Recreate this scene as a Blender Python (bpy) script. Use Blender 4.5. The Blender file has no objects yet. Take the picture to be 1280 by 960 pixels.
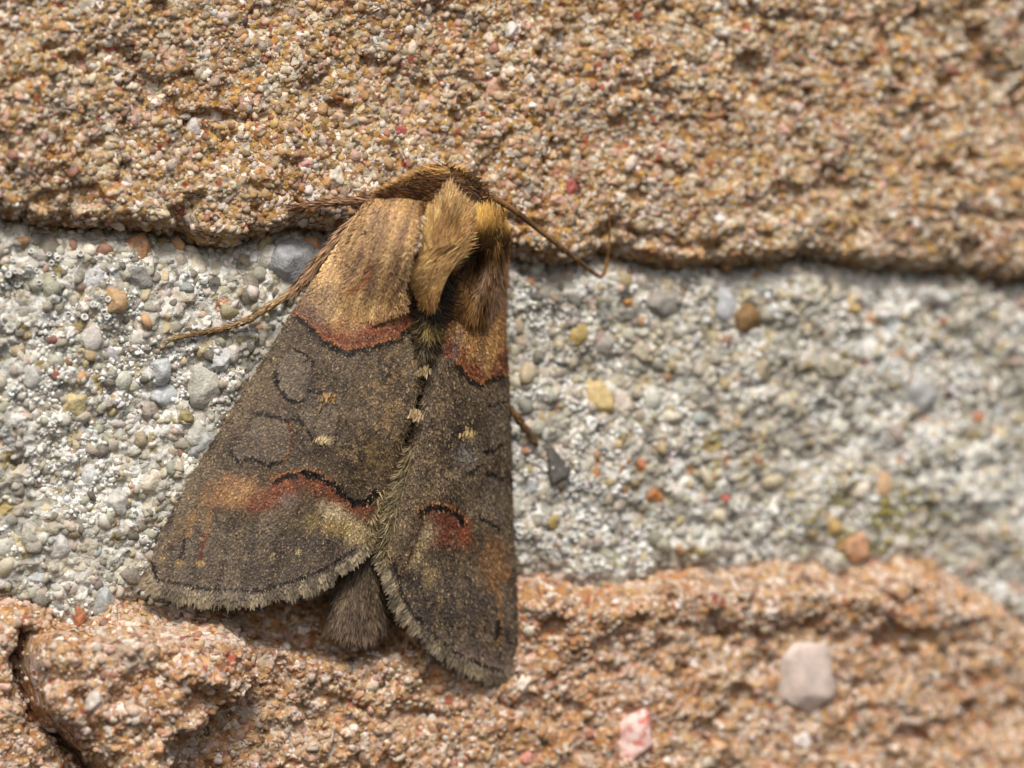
import bpy, math
import numpy as np
from mathutils import Matrix, Vector

# ------------------------------------------------------------------ units
# 1 Blender unit = 3 mm (a moth of about 20 mm on a wall seen from 15 cm)
scene = bpy.context.scene
scene.unit_settings.scale_length = 0.003
COL = scene.collection
rng = np.random.default_rng(7)

# ------------------------------------------------------------------ camera
D = 50.0
YAW = math.radians(19.0)
PITCH = math.radians(3.0)
FOC_W = 12.8
LENS = 36.0 * D / FOC_W
fwd = np.array([math.sin(YAW) * math.cos(PITCH), math.cos(YAW) * math.cos(PITCH), -math.sin(PITCH)])
right = np.array([math.cos(YAW), -math.sin(YAW), 0.0])
up = np.cross(right, fwd)
CAM = -D * fwd
cd = bpy.data.cameras.new('camera')
cam = bpy.data.objects.new('camera', cd)
COL.objects.link(cam)
cam.matrix_world = Matrix(((right[0], up[0], -fwd[0], CAM[0]),
                           (right[1], up[1], -fwd[1], CAM[1]),
                           (right[2], up[2], -fwd[2], CAM[2]), (0, 0, 0, 1)))
cd.sensor_width = 36.0
cd.lens = LENS
cd.clip_start = 1.0
cd.clip_end = 500.0
cd.dof.use_dof = True
cd.dof.focus_distance = D - 1.45
cd.dof.aperture_fstop = 0.095
scene.camera = cam

# ------------------------------------------------------------------ light
SUN_FROM = Vector((-0.22, -0.72, 0.92)).normalized()
world = bpy.data.worlds.new('World')
scene.world = world
world.use_nodes = True
wn = world.node_tree.nodes
sky = wn.new('ShaderNodeTexSky')
sky.sky_type = 'NISHITA'
sky.sun_disc = False
sky.sun_elevation = math.asin(SUN_FROM.z)
sky.sun_rotation = math.atan2(SUN_FROM.x, SUN_FROM.y)
sky.air_density = 1.0
sky.dust_density = 4.0
sky.ozone_density = 0.6
bg = wn['Background']
bg.inputs['Strength'].default_value = 0.088
world.node_tree.links.new(sky.outputs[0], bg.inputs[0])
sl = bpy.data.lights.new('sun', 'SUN')
sl.energy = 1.95
sl.angle = math.radians(17)
sl.color = (1.0, 0.95, 0.86)
sun = bpy.data.objects.new('sun', sl)
COL.objects.link(sun)
sun.rotation_euler = SUN_FROM.to_track_quat('Z', 'Y').to_euler()
sun.location = (-8, -14, 16)

vs = scene.view_settings
vs.view_transform = 'Standard'
vs.look = 'None'
vs.exposure = 0.5
vs.gamma = 1.0
vs.use_curve_mapping = False


# ------------------------------------------------------------------ helpers
def lin(c):
    c = np.asarray(c, float) / 255.0
    return np.where(c <= 0.04045, c / 12.92, ((c + 0.055) / 1.055) ** 2.4)


def P(px, py, d):
    """A point d in front of the wall plane (y = 0), seen at photograph position px, py."""
    px = np.asarray(px, float); py = np.asarray(py, float); d = np.asarray(d, float)
    x = (px - 640.0) / 1280.0 * FOC_W / D
    y = (480.0 - py) / 1280.0 * FOC_W / D
    r = fwd + x[..., None] * right + y[..., None] * up
    t = (-d - CAM[1]) / r[..., 1]
    return CAM + r * t[..., None]


def to_px(w):
    v = w - CAM
    z = v @ fwd
    return 640 + (v @ right) / z * D / FOC_W * 1280, 480 - (v @ up) / z * D / FOC_W * 1280


def _h(ix, iy, iz, seed):
    with np.errstate(over='ignore'):
        n = (ix.astype(np.uint32) * np.uint32(374761393) + iy.astype(np.uint32) * np.uint32(668265263)
             + iz.astype(np.uint32) * np.uint32(2246822519) + np.uint32((seed * 3266489917) & 0xffffffff))
        n = (n ^ (n >> np.uint32(13))) * np.uint32(1274126177)
        n = n ^ (n >> np.uint32(16))
    return n.astype(np.float64) / 4294967295.0 * 2 - 1


def vnoise(x, y, z=0.0, seed=0):
    x, y, z = np.broadcast_arrays(np.asarray(x, float), np.asarray(y, float), np.asarray(z, float))
    x0 = np.floor(x).astype(np.int64); y0 = np.floor(y).astype(np.int64); z0 = np.floor(z).astype(np.int64)
    fx = x - x0; fy = y - y0; fz = z - z0
    u = fx * fx * (3 - 2 * fx); v = fy * fy * (3 - 2 * fy); w = fz * fz * (3 - 2 * fz)
    res = 0
    for dz in ((0, 1) if np.any(fz) else (0,)):
        for dy in (0, 1):
            for dx in (0, 1):
                k = (u if dx else 1 - u) * (v if dy else 1 - v) * (w if dz else 1 - w)
                res = res + k * _h(x0 + dx, y0 + dy, z0 + dz, seed)
    return res


def fbm(x, y, oct=4, seed=0, gain=0.5, z=0.0):
    a = 1.0; s = 0; t = 0; f = 1.0
    for o in range(oct):
        s = s + a * vnoise(x * f + 17.3 * o, y * f - 9.1 * o, z * f, seed + o)
        t += a; a *= gain; f *= 2.03
    return s / t


def sstep(a, b, x):
    t = np.clip((x - a) / (b - a), 0, 1)
    return t * t * (3 - 2 * t)


def mix(a, b, t):
    t = np.asarray(t)[..., None]
    return a * (1 - t) + b * t


def pdist(px, py, poly):
    poly = np.asarray(poly, float)
    best = np.full(np.shape(px), 1e9)
    for a, b in zip(poly[:-1], poly[1:]):
        ab = b - a
        t = np.clip(((px - a[0]) * ab[0] + (py - a[1]) * ab[1]) / (ab @ ab), 0, 1)
        best = np.minimum(best, np.hypot(px - a[0] - t * ab[0], py - a[1] - t * ab[1]))
    return best


def inside(px, py, poly):
    poly = np.asarray(poly, float)
    r = np.zeros(np.shape(px), bool)
    for i in range(len(poly)):
        x1, y1 = poly[i - 1]; x2, y2 = poly[i]
        if y1 == y2:
            continue
        r ^= ((y1 > py) != (y2 > py)) & (px < (x2 - x1) * (py - y1) / (y2 - y1) + x1)
    return r


def sdf(px, py, poly):
    poly = np.asarray(poly, float)
    d = pdist(px, py, np.vstack([poly, poly[:1]]))
    return np.where(inside(px, py, poly), d, -d)


def mesh_obj(name, verts, faces, material, parent=None, cols=None, smooth=True, kind=None):
    """faces: an (n,3) or (n,4) int array"""
    me = bpy.data.meshes.new(name)
    verts = np.ascontiguousarray(verts, np.float32); faces = np.ascontiguousarray(faces, np.int32)
    n, k = faces.shape
    me.vertices.add(len(verts)); me.vertices.foreach_set('co', verts.ravel())
    me.loops.add(n * k); me.loops.foreach_set('vertex_index', faces.ravel())
    me.polygons.add(n); me.polygons.foreach_set('loop_start', np.arange(0, n * k, k, dtype=np.int32))
    me.update(calc_edges=True)
    me.validate()
    if smooth:
        me.polygons.foreach_set('use_smooth', np.ones(len(me.polygons), bool))
    if cols is not None:
        at = me.attributes.new('Col', 'FLOAT_COLOR', 'POINT')
        c4 = np.ones((len(verts), 4), np.float32); c4[:, :3] = np.clip(cols, 0, 1)
        at.data.foreach_set('color', c4.ravel())
    me.materials.append(material)
    o = bpy.data.objects.new(name, me)
    COL.objects.link(o)
    if parent is not None:
        o.parent = parent
    if kind:
        o['kind'] = kind
    return o


def grid_faces(a, b):
    i = np.arange(a * b).reshape(a, b)
    return np.stack([i[:-1, :-1], i[1:, :-1], i[1:, 1:], i[:-1, 1:]], -1).reshape(-1, 4)


PAL_BRICK = [([226, 214, 194], .22), ([206, 188, 156], .18), ([202, 160, 92], .13), ([184, 132, 76], .09),
             ([210, 168, 152], .11), ([154, 78, 60], .05), ([172, 162, 150], .13), ([114, 82, 64], .06),
             ([80, 70, 62], .06), ([242, 236, 228], .09)]
PAL_LOW = [([226, 210, 192], .22), ([204, 166, 122], .18), ([196, 140, 94], .12), ([216, 178, 160], .13),
           ([158, 84, 66], .05), ([182, 170, 158], .12), ([118, 86, 70], .07), ([86, 74, 66], .05), ([242, 232, 222], .10)]
PAL_MORT = [([178, 173, 160], .25), ([196, 187, 168], .23), ([222, 217, 206], .19), ([196, 180, 144], .10),
            ([190, 132, 78], .014), ([172, 152, 98], .05), ([196, 164, 146], .025), ([128, 124, 115], .10),
            ([86, 82, 75], .05), ([178, 183, 184], .03), ([144, 78, 58], .004)]


# ------------------------------------------------------------------ materials
def material(name, source='attr', rough=0.6, spec=0.4, noise=None, bump=None, sss=0.0, sheen=0.0, gain=1.0, mosaic=None):
    m = bpy.data.materials.new(name)
    m.use_nodes = True
    nt = m.node_tree; N = nt.nodes; L = nt.links
    b = N['Principled BSDF']
    if source == 'attr':
        s = N.new('ShaderNodeAttribute'); s.attribute_name = 'Col'
        out = s.outputs['Color']
    elif source == 'object':
        s = N.new('ShaderNodeObjectInfo'); out = s.outputs['Color']
    tc = N.new('ShaderNodeTexCoord')
    geo = N.new('ShaderNodeNewGeometry')
    if noise:
        sc, lo, hi = noise
        t = N.new('ShaderNodeTexNoise'); t.inputs['Scale'].default_value = sc
        t.inputs['Detail'].default_value = 2.0; t.inputs['Roughness'].default_value = 0.65
        L.new(geo.outputs['Position'], t.inputs['Vector'])
        r = N.new('ShaderNodeMapRange'); r.inputs['From Min'].default_value = 0.3; r.inputs['From Max'].default_value = 0.7
        r.inputs['To Min'].default_value = lo; r.inputs['To Max'].default_value = hi
        L.new(t.outputs['Fac'], r.inputs['Value'])
        mx = N.new('ShaderNodeVectorMath'); mx.operation = 'SCALE'
        L.new(out, mx.inputs[0]); L.new(r.outputs[0], mx.inputs['Scale'])
        out = mx.outputs[0]
    heights = []
    if mosaic:
        pal, layers = mosaic
        for li, (vsc, share, amt, gap) in enumerate(layers):      # sand grains cut flush with the surface
            dn = N.new('ShaderNodeTexNoise'); dn.inputs['Scale'].default_value = vsc * 0.9; dn.inputs['Detail'].default_value = 1.0
            L.new(geo.outputs['Position'], dn.inputs['Vector'])
            sb = N.new('ShaderNodeVectorMath'); sb.operation = 'SUBTRACT'; sb.inputs[1].default_value = (0.5, 0.5, 0.5)
            L.new(dn.outputs['Color'], sb.inputs[0])
            ma = N.new('ShaderNodeVectorMath'); ma.operation = 'MULTIPLY_ADD'; k = 0.55 / vsc; ma.inputs[1].default_value = (k, k, k)
            L.new(sb.outputs[0], ma.inputs[0]); L.new(geo.outputs['Position'], ma.inputs[2])
            v1 = N.new('ShaderNodeTexVoronoi'); v1.inputs['Scale'].default_value = vsc
            v2 = N.new('ShaderNodeTexVoronoi'); v2.feature = 'DISTANCE_TO_EDGE'; v2.inputs['Scale'].default_value = vsc
            L.new(ma.outputs[0], v1.inputs['Vector']); L.new(ma.outputs[0], v2.inputs['Vector'])
            sp = N.new('ShaderNodeSeparateColor'); L.new(v1.outputs['Color'], sp.inputs[0])
            cr = N.new('ShaderNodeValToRGB'); cr.color_ramp.interpolation = 'CONSTANT'
            el = cr.color_ramp.elements
            tot = sum(p[1] for p in pal); acc = 0.0
            for i, (c, w) in enumerate(pal):
                e = el[i] if i < 2 else el.new(acc)
                e.position = acc; e.color = (*lin(c), 1); acc += w / tot
            L.new(sp.outputs[0], cr.inputs[0])
            br = N.new('ShaderNodeMapRange'); br.inputs['To Min'].default_value = 0.75; br.inputs['To Max'].default_value = 1.12
            L.new(sp.outputs[2], br.inputs['Value'])
            cs = N.new('ShaderNodeVectorMath'); cs.operation = 'SCALE'; L.new(cr.outputs[0], cs.inputs[0]); L.new(br.outputs[0], cs.inputs['Scale'])
            ed = N.new('ShaderNodeMapRange'); ed.interpolation_type = 'SMOOTHSTEP'
            ed.inputs['From Min'].default_value = gap; ed.inputs['From Max'].default_value = gap + 0.09
            L.new(v2.outputs['Distance'], ed.inputs['Value'])
            th_ = N.new('ShaderNodeMath'); th_.operation = 'LESS_THAN'; th_.inputs[1].default_value = share
            L.new(sp.outputs[1], th_.inputs[0])
            mu = N.new('ShaderNodeMath'); mu.operation = 'MULTIPLY'; L.new(ed.outputs[0], mu.inputs[0]); L.new(th_.outputs[0], mu.inputs[1])
            am = N.new('ShaderNodeMath'); am.operation = 'MULTIPLY'; am.inputs[1].default_value = amt; L.new(mu.outputs[0], am.inputs[0])
            mxn = N.new('ShaderNodeMix'); mxn.data_type = 'RGBA'
            L.new(am.outputs[0], mxn.inputs[0]); L.new(out, mxn.inputs[6]); L.new(cs.outputs[0], mxn.inputs[7])
            out = mxn.outputs[2]
            if li == 1:
                heights.append(mu.outputs[0])
    L.new(out, b.inputs['Base Color'])
    b.inputs['Roughness'].default_value = rough
    b.inputs['Specular IOR Level'].default_value = spec
    if sheen:
        b.inputs['Sheen Weight'].default_value = sheen
        b.inputs['Sheen Roughness'].default_value = 0.4
    if sss:
        b.inputs['Subsurface Weight'].default_value = sss
        b.inputs['Subsurface Radius'].default_value = (0.06, 0.05, 0.04)
        b.inputs['Subsurface Scale'].default_value = 1.0
    if bump:
        sc, st = bump
        t = N.new('ShaderNodeTexNoise'); t.inputs['Scale'].default_value = sc
        t.inputs['Detail'].default_value = 2.5
        L.new(geo.outputs['Position'], t.inputs['Vector'])
        bp = N.new('ShaderNodeBump'); bp.inputs['Strength'].default_value = st; bp.inputs['Distance'].default_value = 0.02
        hsrc = t.outputs['Fac']
        for hh_ in heights:
            ad = N.new('ShaderNodeMath'); ad.operation = 'MULTIPLY_ADD'; ad.inputs[1].default_value = 0.7
            L.new(hh_, ad.inputs[0]); L.new(hsrc, ad.inputs[2]); hsrc = ad.outputs[0]
        L.new(hsrc, bp.inputs['Height'])
        L.new(bp.outputs[0], b.inputs['Normal'])
    return m


M_ROCK_U = material('ochre_sandstone', rough=0.8, spec=0.2, noise=(24, 0.75, 1.2), bump=(45, 0.8), mosaic=(PAL_BRICK, ((14.0, .8, .85, .015), (7.5, .42, .9, .03))))
M_ROCK_L = material('orange_sandstone', rough=0.8, spec=0.2, noise=(24, 0.75, 1.2), bump=(45, 0.8), mosaic=(PAL_LOW, ((14.5, .75, .8, .015), (8.0, .36, .88, .03))))
M_ROCK_M = material('lime_mortar', rough=0.75, spec=0.25, noise=(24, 0.8, 1.12), bump=(40, 0.8), mosaic=(PAL_MORT, ((12.0, .5, .8, .03), (4.4, .8, .9, .06))))
M_GRAIN = material('sand_grain', rough=0.68, spec=0.2, noise=(22, 0.8, 1.15), bump=(40, 0.35))
M_GRAIN_O = material('large_sand_grain', 'object', rough=0.5, spec=0.4, noise=(14, 0.75, 1.2), bump=(30, 0.8))
M_WING = material('wing_scale', rough=0.5, spec=0.22, noise=(60, 0.88, 1.12))
M_FUR = material('moth_fur', rough=0.55, spec=0.3)
M_SKIN = material('moth_cuticle', rough=0.6, spec=0.3, noise=(40, 0.7, 1.2), bump=(60, 0.6))

# ------------------------------------------------------------------ wall outlines
U_EDGE = [(-260, 262), (-150, 262), (0, 268), (60, 284), (110, 290), (150, 285), (200, 288), (250, 298), (290, 308),
          (330, 294), (360, 284), (400, 288), (480, 292), (560, 296), (640, 316), (670, 326), (702, 330), (735, 325),
          (760, 319), (795, 327), (820, 332), (852, 336), (890, 334), (959, 328), (1004, 317), (1048, 325), (1090, 337),
          (1152, 341), (1197, 341), (1241, 349), (1280, 352), (1430, 362), (1560, 366)]
L_EDGE = [(-260, 735), (-150, 738), (0, 743), (33, 746), (59, 756), (75, 775), (95, 782), (115, 769), (141, 749),
          (164, 744), (187, 749), (260, 756), (400, 745), (520, 735), (640, 720), (677, 716), (702, 722), (727, 730),
          (760, 732), (790, 722), (827, 711), (865, 708), (915, 708), (974, 703), (1019, 705), (1054, 714), (1102, 705),
          (1137, 698), (1182, 711), (1220, 732), (1256, 753), (1280, 774), (1340, 800), (1430, 815), (1560, 820)]


def edge(poly, d):
    a = np.array(poly, float)
    w = P(a[:, 0], a[:, 1], d)
    return w[:, 0], w[:, 2]


UX, UZ = edge(U_EDGE, 0.15)
LX, LZ = edge(L_EDGE, 0.10)


def wall_poly(poly, d=0.25):
    a = np.array(poly, float)
    w = P(a[:, 0], a[:, 1], d)
    return np.stack([w[:, 0], w[:, 2]], 1)


def e_up(X):
    return np.interp(X, UX, UZ) + 0.05 * fbm(X * 3.1, X * 0 + 3, 3, 31) + 0.03 * vnoise(X * 11, X * 0 + 5, 0, 32)


def e_lo(X):
    return np.interp(X, LX, LZ) + 0.04 * fbm(X * 3.3, X * 0 + 1, 3, 33) + 0.03 * vnoise(X * 12, X * 0 + 2, 0, 34)


U_CRACKS = [([(318, 215), (340, 232), (362, 246), (385, 258)], 0.07, 0.16),
            ([(690, 92), (740, 98), (790, 108), (830, 118)], 0.06, 0.14),
            ([(1040, 118), (1090, 128), (1140, 140)], 0.06, 0.10),
            ([(760, 290), (800, 292), (840, 306), (900, 308)], 0.08, 0.14),
            ([(880, 14), (960, 24), (1090, 30)], 0.06, 0.1),
            ([(0, 110), (40, 96), (70, 100)], 0.07, 0.12),
            ([(250, 140), (300, 150), (330, 146)], 0.05, 0.10),
            ([(1150, 262), (1220, 268), (1290, 284)], 0.06, 0.12),
            ([(880, 150), (960, 160), (1000, 190)], 0.05, 0.10),
            ([(60, 214), (140, 226), (210, 222)], 0.05, 0.10)]
L_CRACKS = [([(36, 800), (31, 831), (36, 870), (49, 903), (75, 926), (100, 952), (140, 1000), (160, 1080)], 0.11, 0.85),
            ([(835, 786), (880, 792), (930, 790), (960, 800), (950, 840)], 0.10, 0.30),
            ([(1048, 720), (1075, 730), (1098, 744), (1150, 752)], 0.05, 0.16),
            ([(740, 830), (800, 842), (850, 838)], 0.06, 0.12),
            ([(1080, 880), (1150, 900), (1230, 896)], 0.05, 0.10),
            ([(420, 880), (480, 900), (560, 894)], 0.06, 0.10),
            ([(1170, 760), (1200, 800), (1280, 822)], 0.05, 0.10)]
U_CRACKS = [(wall_poly(p), w, d) for p, w, d in U_CRACKS]
L_CRACKS = [(wall_poly(p), w, d) for p, w, d in L_CRACKS]
CHUNK = wall_poly([(45, 800), (110, 775), (190, 770), (239, 766), (279, 768), (290, 786), (321, 815), (324, 832),
                   (311, 857), (295, 876), (266, 880), (256, 906), (236, 930), (210, 957), (190, 1000), (140, 985),
                   (95, 938), (72, 922), (52, 900), (42, 868), (38, 832)], 0.5)
HOLLOW = wall_poly([(170, 748), (250, 758), (282, 762), (300, 785), (330, 806), (400, 826), (500, 816), (520, 740), (300, 735)], 0.1)
LUMP = wall_poly([(640, 740), (720, 742), (800, 728), (880, 720), (1000, 716), (1060, 728), (1180, 735), (1230, 770),
                  (1200, 800), (1080, 790), (960, 785), (850, 790), (740, 786), (660, 780)], 0.35)


def h_upper(X, Z):
    Xr = X + 0.25 * fbm(X * 1.2, Z * 1.2, 2, 5); Zr = Z + 0.2 * fbm(X * 1.1, Z * 1.4, 2, 6)
    h = 0.34 + 0.14 * fbm(Xr * 0.6, Zr * 0.8, 3, 1) + 0.07 * fbm(Xr * 2.1, Zr * 2.0, 3, 2)
    h += 0.06 * fbm(X * 5, Z * 5, 3, 4) + 0.035 * fbm(X * 19, Z * 19, 2, 7)
    for p, w, d in U_CRACKS:
        h -= d * np.clip(.55 + 1.1 * fbm(X * 3, Z * 3, 2, 8), 0, 1.3) * np.exp(-(pdist(X, Z, p) / w) ** 2)
    h -= 0.13 * sstep(.22, .5, fbm(X * 2.6 + 7, Z * 3.0, 3, 10))
    dist = Z - e_up(X)
    R = 0.24
    t = np.clip(1 - dist / R, 0, 1.6)
    h -= 0.5 * t ** 2.6
    return h, dist


def h_lower(X, Z):
    Xr = X + 0.25 * fbm(X * 1.2, Z * 1.2, 2, 15); Zr = Z + 0.2 * fbm(X * 1.1, Z * 1.4, 2, 16)
    h = 0.26 + 0.15 * fbm(Xr * 0.6, Zr * 0.9, 3, 11) + 0.08 * fbm(Xr * 2.1, Zr * 2.1, 3, 12)
    h += 0.08 * fbm(X * 5, Z * 5, 3, 14) + 0.035 * fbm(X * 19, Z * 19, 2, 17)
    s = sdf(X, Z, CHUNK)
    fade = sstep(-6.0, -5.0, X) * sstep(0.0, 0.4, s) * 0.3 + 0.7
    h += 0.80 * sstep(-0.02, 0.07, s + 0.07 * fbm(X * 4, Z * 4, 3, 18)) * fade * sstep(-2.72, -3.05, Z)
    h += 0.12 * sstep(-0.1, 0.25, sdf(X, Z, LUMP))
    h += sstep(0, .15, s) * (0.12 * fbm(X * 3.5, Z * 3.5, 3, 19) + 0.35 * (0.25 - np.abs(fbm(X * 1.6 + 3, Z * 1.9, 3, 20))))
    h -= 0.55 * sstep(-.1, .15, sdf(X, Z, HOLLOW))
    for p, w, d in L_CRACKS:
        h -= d * (1 if d > .5 else np.clip(.55 + 1.1 * fbm(X * 3, Z * 3, 2, 9), 0, 1.3)) * np.exp(-(pdist(X + .09 * vnoise(X * 5, Z * 5, 0, 27), Z + .09 * vnoise(X * 5, Z * 5, 0, 28), p) / w) ** 2)
    h -= 0.13 * sstep(.1, -.1, s) * sstep(.22, .5, fbm(X * 2.6 - 5, Z * 3.0, 3, 29))
    dist = e_lo(X) - Z
    t = np.clip(1 - dist / 0.42, 0, 1.6)
    h -= 0.42 * t ** 2.2
    return h, dist


LIME = wall_poly([(1130, 585), (1180, 560), (1235, 540), (1275, 560), (1290, 610), (1255, 640), (1210, 655), (1165, 640), (1135, 620)], 0.1)


def h_mortar(X, Z):
    h = 0.0 + 0.13 * fbm(X * 0.7, Z * 0.9, 3, 21) + 0.09 * fbm(X * 2.2, Z * 2.4, 3, 22) + 0.08 * fbm(X * 6, Z * 6, 3, 23)
    h += 0.07 * np.abs(fbm(X * 16, Z * 16, 2, 24))
    h += 0.16 * sstep(-0.1, 0.25, sdf(X, Z, LIME)) * (0.8 + .5 * fbm(X * 2.2, Z * 2.6, 3, 25))
    du = e_up(X) - Z
    h -= 0.42 * np.exp(-np.clip(du, 0, 9) / 0.15)
    dl = Z - e_lo(X)
    h -= 0.10 * np.exp(-np.clip(dl, 0, 9) / 0.12) + 0.9 * sstep(0.0, -0.2, dl)
    return h


corner = P(np.array([-130., 1430, 1430, -130]), np.array([-110., -110, 1070, 1070]), np.zeros(4))
X0, X1 = corner[:, 0].min(), corner[:, 0].max()
Z0, Z1 = corner[:, 2].min(), corner[:, 2].max()

wall = bpy.data.objects.new('brick_wall', None)
COL.objects.link(wall)
wall.location = (0, 0, 0)
wall['label'] = 'weathered sandy brick wall with a pale gritty mortar joint behind the moth'
wall['category'] = 'wall'


def sheet(name, hfun, za, zb, step, colfun, keep, mat):
    xs = np.arange(X0, X1 + step, step)
    zs = np.arange(za, zb + step, step)
    X, Z = np.meshgrid(xs, zs)
    X = X + step * 0.3 * vnoise(X / step * 0.7, Z / step * 0.7, 0, 91)
    Z = Z + step * 0.3 * vnoise(X / step * 0.7, Z / step * 0.7, 0, 92)
    r = hfun(X, Z)
    h = r[0] if isinstance(r, tuple) else r
    V = np.stack([X, -h, Z], -1).reshape(-1, 3)
    F = grid_faces(len(zs), len(xs))
    if keep is not None:
        k = keep(X, Z).ravel()
        F = F[k[F].all(1)]
        used = np.unique(F); mp = np.full(len(V), -1); mp[used] = np.arange(len(used))
        V = V[used]; F = mp[F]
        C = colfun(X.ravel()[used], Z.ravel()[used], h.ravel()[used])
    else:
        C = colfun(X.ravel(), Z.ravel(), h.ravel())
    return mesh_obj(name, V, F, mat, wall, C)


def col_upper(X, Z, h):
    c = mix(lin([162, 120, 66]), lin([188, 154, 102]), sstep(-0.5, 0.5, fbm(X * 1.3, Z * 1.3, 3, 41)))
    c = mix(c, lin([138, 100, 70]), 0.8 * sstep(0.05, 0.5, fbm(X * 2.6, Z * 2.6, 3, 42)))
    c = mix(c, lin([168, 158, 142]), 0.7 * sstep(0.1, 0.5, fbm(X * 3.4, Z * 3.4, 3, 43)))
    c = mix(c, lin([172, 120, 66]), .5 * sstep(.1, .5, fbm(X * .8 + 4, Z * 1.1, 3, 49)))
    return c * (0.9 + 0.25 * fbm(X * 25, Z * 25, 2, 44))[:, None]


def col_lower(X, Z, h):
    c = mix(lin([180, 132, 82]), lin([194, 160, 114]), sstep(-0.5, 0.5, fbm(X * 1.3, Z * 1.3, 3, 45)))
    c = mix(c, lin([166, 126, 92]), 0.5 * sstep(0.0, 0.5, fbm(X * 2.6, Z * 2.6, 3, 46)))
    c = mix(c, lin([196, 182, 168]), 0.7 * sstep(0.12, 0.5, fbm(X * 3.4, Z * 3.4, 3, 47)))
    return c * (0.9 + 0.25 * fbm(X * 25, Z * 25, 2, 48))[:, None]


def col_mortar(X, Z, h):
    c = mix(lin([172, 168, 156]), lin([234, 233, 227]), sstep(-0.45, 0.2, fbm(X * 1.6, Z * 1.6, 4, 51)))
    c = mix(c, lin([118, 113, 102]), 0.65 * sstep(0.15, 0.45, fbm(X * 2.4, Z * 2.4, 4, 52)))
    c = mix(c, lin([234, 234, 226]), .85 * sstep(-.1, .15, sdf(X, Z, LIME)))
    return c * (0.92 + 0.2 * fbm(X * 25, Z * 25, 2, 54))[:, None]


brick_u = sheet('brick', h_upper, UZ.min() - 0.3, Z1, 0.024, col_upper, lambda X, Z: Z - e_up(X) > -0.06, M_ROCK_U)
brick_l = sheet('brick', h_lower, Z0, LZ.max() + 0.3, 0.024, col_lower, lambda X, Z: e_lo(X) - Z > -0.06, M_ROCK_L)
mortar = sheet('mortar_joint', h_mortar, LZ.min() - 0.5, UZ.max() + 0.5, 0.024, col_mortar,
               lambda X, Z: (Z - e_up(X) < 0.3) & (e_lo(X) - Z < 0.3), M_ROCK_M)
brick_u['label'] = 'ochre sandy brick above the mortar joint'
brick_l['label'] = 'orange pink crumbling brick below the mortar joint'
mortar['label'] = 'pale lime mortar full of grey quartz grit'


# ------------------------------------------------------------------ grains of sand
def ico(sub):
    import bmesh
    bm = bmesh.new()
    bmesh.ops.create_icosphere(bm, subdivisions=sub, radius=1.0)
    v = np.array([q.co[:] for q in bm.verts]); f = np.array([[a.index for a in q.verts] for q in bm.faces])
    bm.free()
    return v, f


def pebble_shapes(sub, n, seed, lo=0.45, hi=0.9, planes=11, rough=0.05):
    r = np.random.default_rng(seed)
    v, f = ico(sub)
    out = []
    for i in range(n):
        nn = r.normal(size=(planes, 3)); nn /= np.linalg.norm(nn, axis=1)[:, None]
        dd = r.uniform(lo, hi, planes)
        s = v @ nn.T
        k = np.where(s > 1e-3, dd / np.maximum(s, 1e-3), 9).min(1)
        w = v * np.minimum(1, k)[:, None]
        w = w * (1 + rough * vnoise(v[:, 0] * 1.9 + i * 7, v[:, 1] * 1.9, v[:, 2] * 1.9, 61))[:, None]
        w = w / np.abs(w).max(0)
        out.append(w)
    return np.array(out), f


SH1, F1 = pebble_shapes(1, 30, 1, 0.55, 1.0, 6, 0.25)
SH2, F2 = pebble_shapes(2, 30, 2)
SH3, F3 = pebble_shapes(4, 16, 3, 0.62, 0.95, 15, 0.13)


def rotations(n, r):
    q = r.normal(size=(n, 4)); q /= np.linalg.norm(q, axis=1)[:, None]
    w, x, y, z = q.T
    return np.stack([1 - 2 * (y * y + z * z), 2 * (x * y - z * w), 2 * (x * z + y * w),
                     2 * (x * y + z * w), 1 - 2 * (x * x + z * z), 2 * (y * z - x * w),
                     2 * (x * z - y * w), 2 * (y * z + x * w), 1 - 2 * (x * x + y * y)], 1).reshape(n, 3, 3)


def grain_mass(name, pos, rad, cols, shapes, F, parent, r):
    n = len(pos)
    sc = rad[:, None] * np.stack([r.uniform(0.75, 1.3, n), r.uniform(0.7, 1.1, n), r.uniform(0.7, 1.1, n)], 1)
    V = shapes[r.integers(0, len(shapes), n)] * sc[:, None, :]
    V = np.einsum('nij,nkj->nki', rotations(n, r), V) + pos[:, None, :]
    k = V.shape[1]
    FF = (F[None] + (np.arange(n) * k)[:, None, None]).reshape(-1, 3)
    return mesh_obj(name, V.reshape(-1, 3), FF, M_GRAIN, parent, np.repeat(cols, k, 0), kind='stuff', smooth=False)


MOTH_OUT = [(482, 239), (555, 205), (600, 232), (640, 280), (640, 600), (650, 800), (630, 862), (560, 842), (480, 775),
            (412, 795), (405, 745), (320, 770), (190, 745), (183, 715), (260, 560), (370, 380), (450, 255)]

def pick(pal, n, r, stain=True):
    c = lin([p[0] for p in pal]); w = np.array([p[1] for p in pal]); w /= w.sum()
    k = c[r.choice(len(pal), n, p=w)]
    k = k * 0.68 + (c * w[:, None]).sum(0) * 0.32 if stain else k
    return np.clip(k * r.uniform(0.72, 1.15, (n, 1)) * r.uniform(0.95, 1.05, (n, 3)), 0, 0.95)


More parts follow.
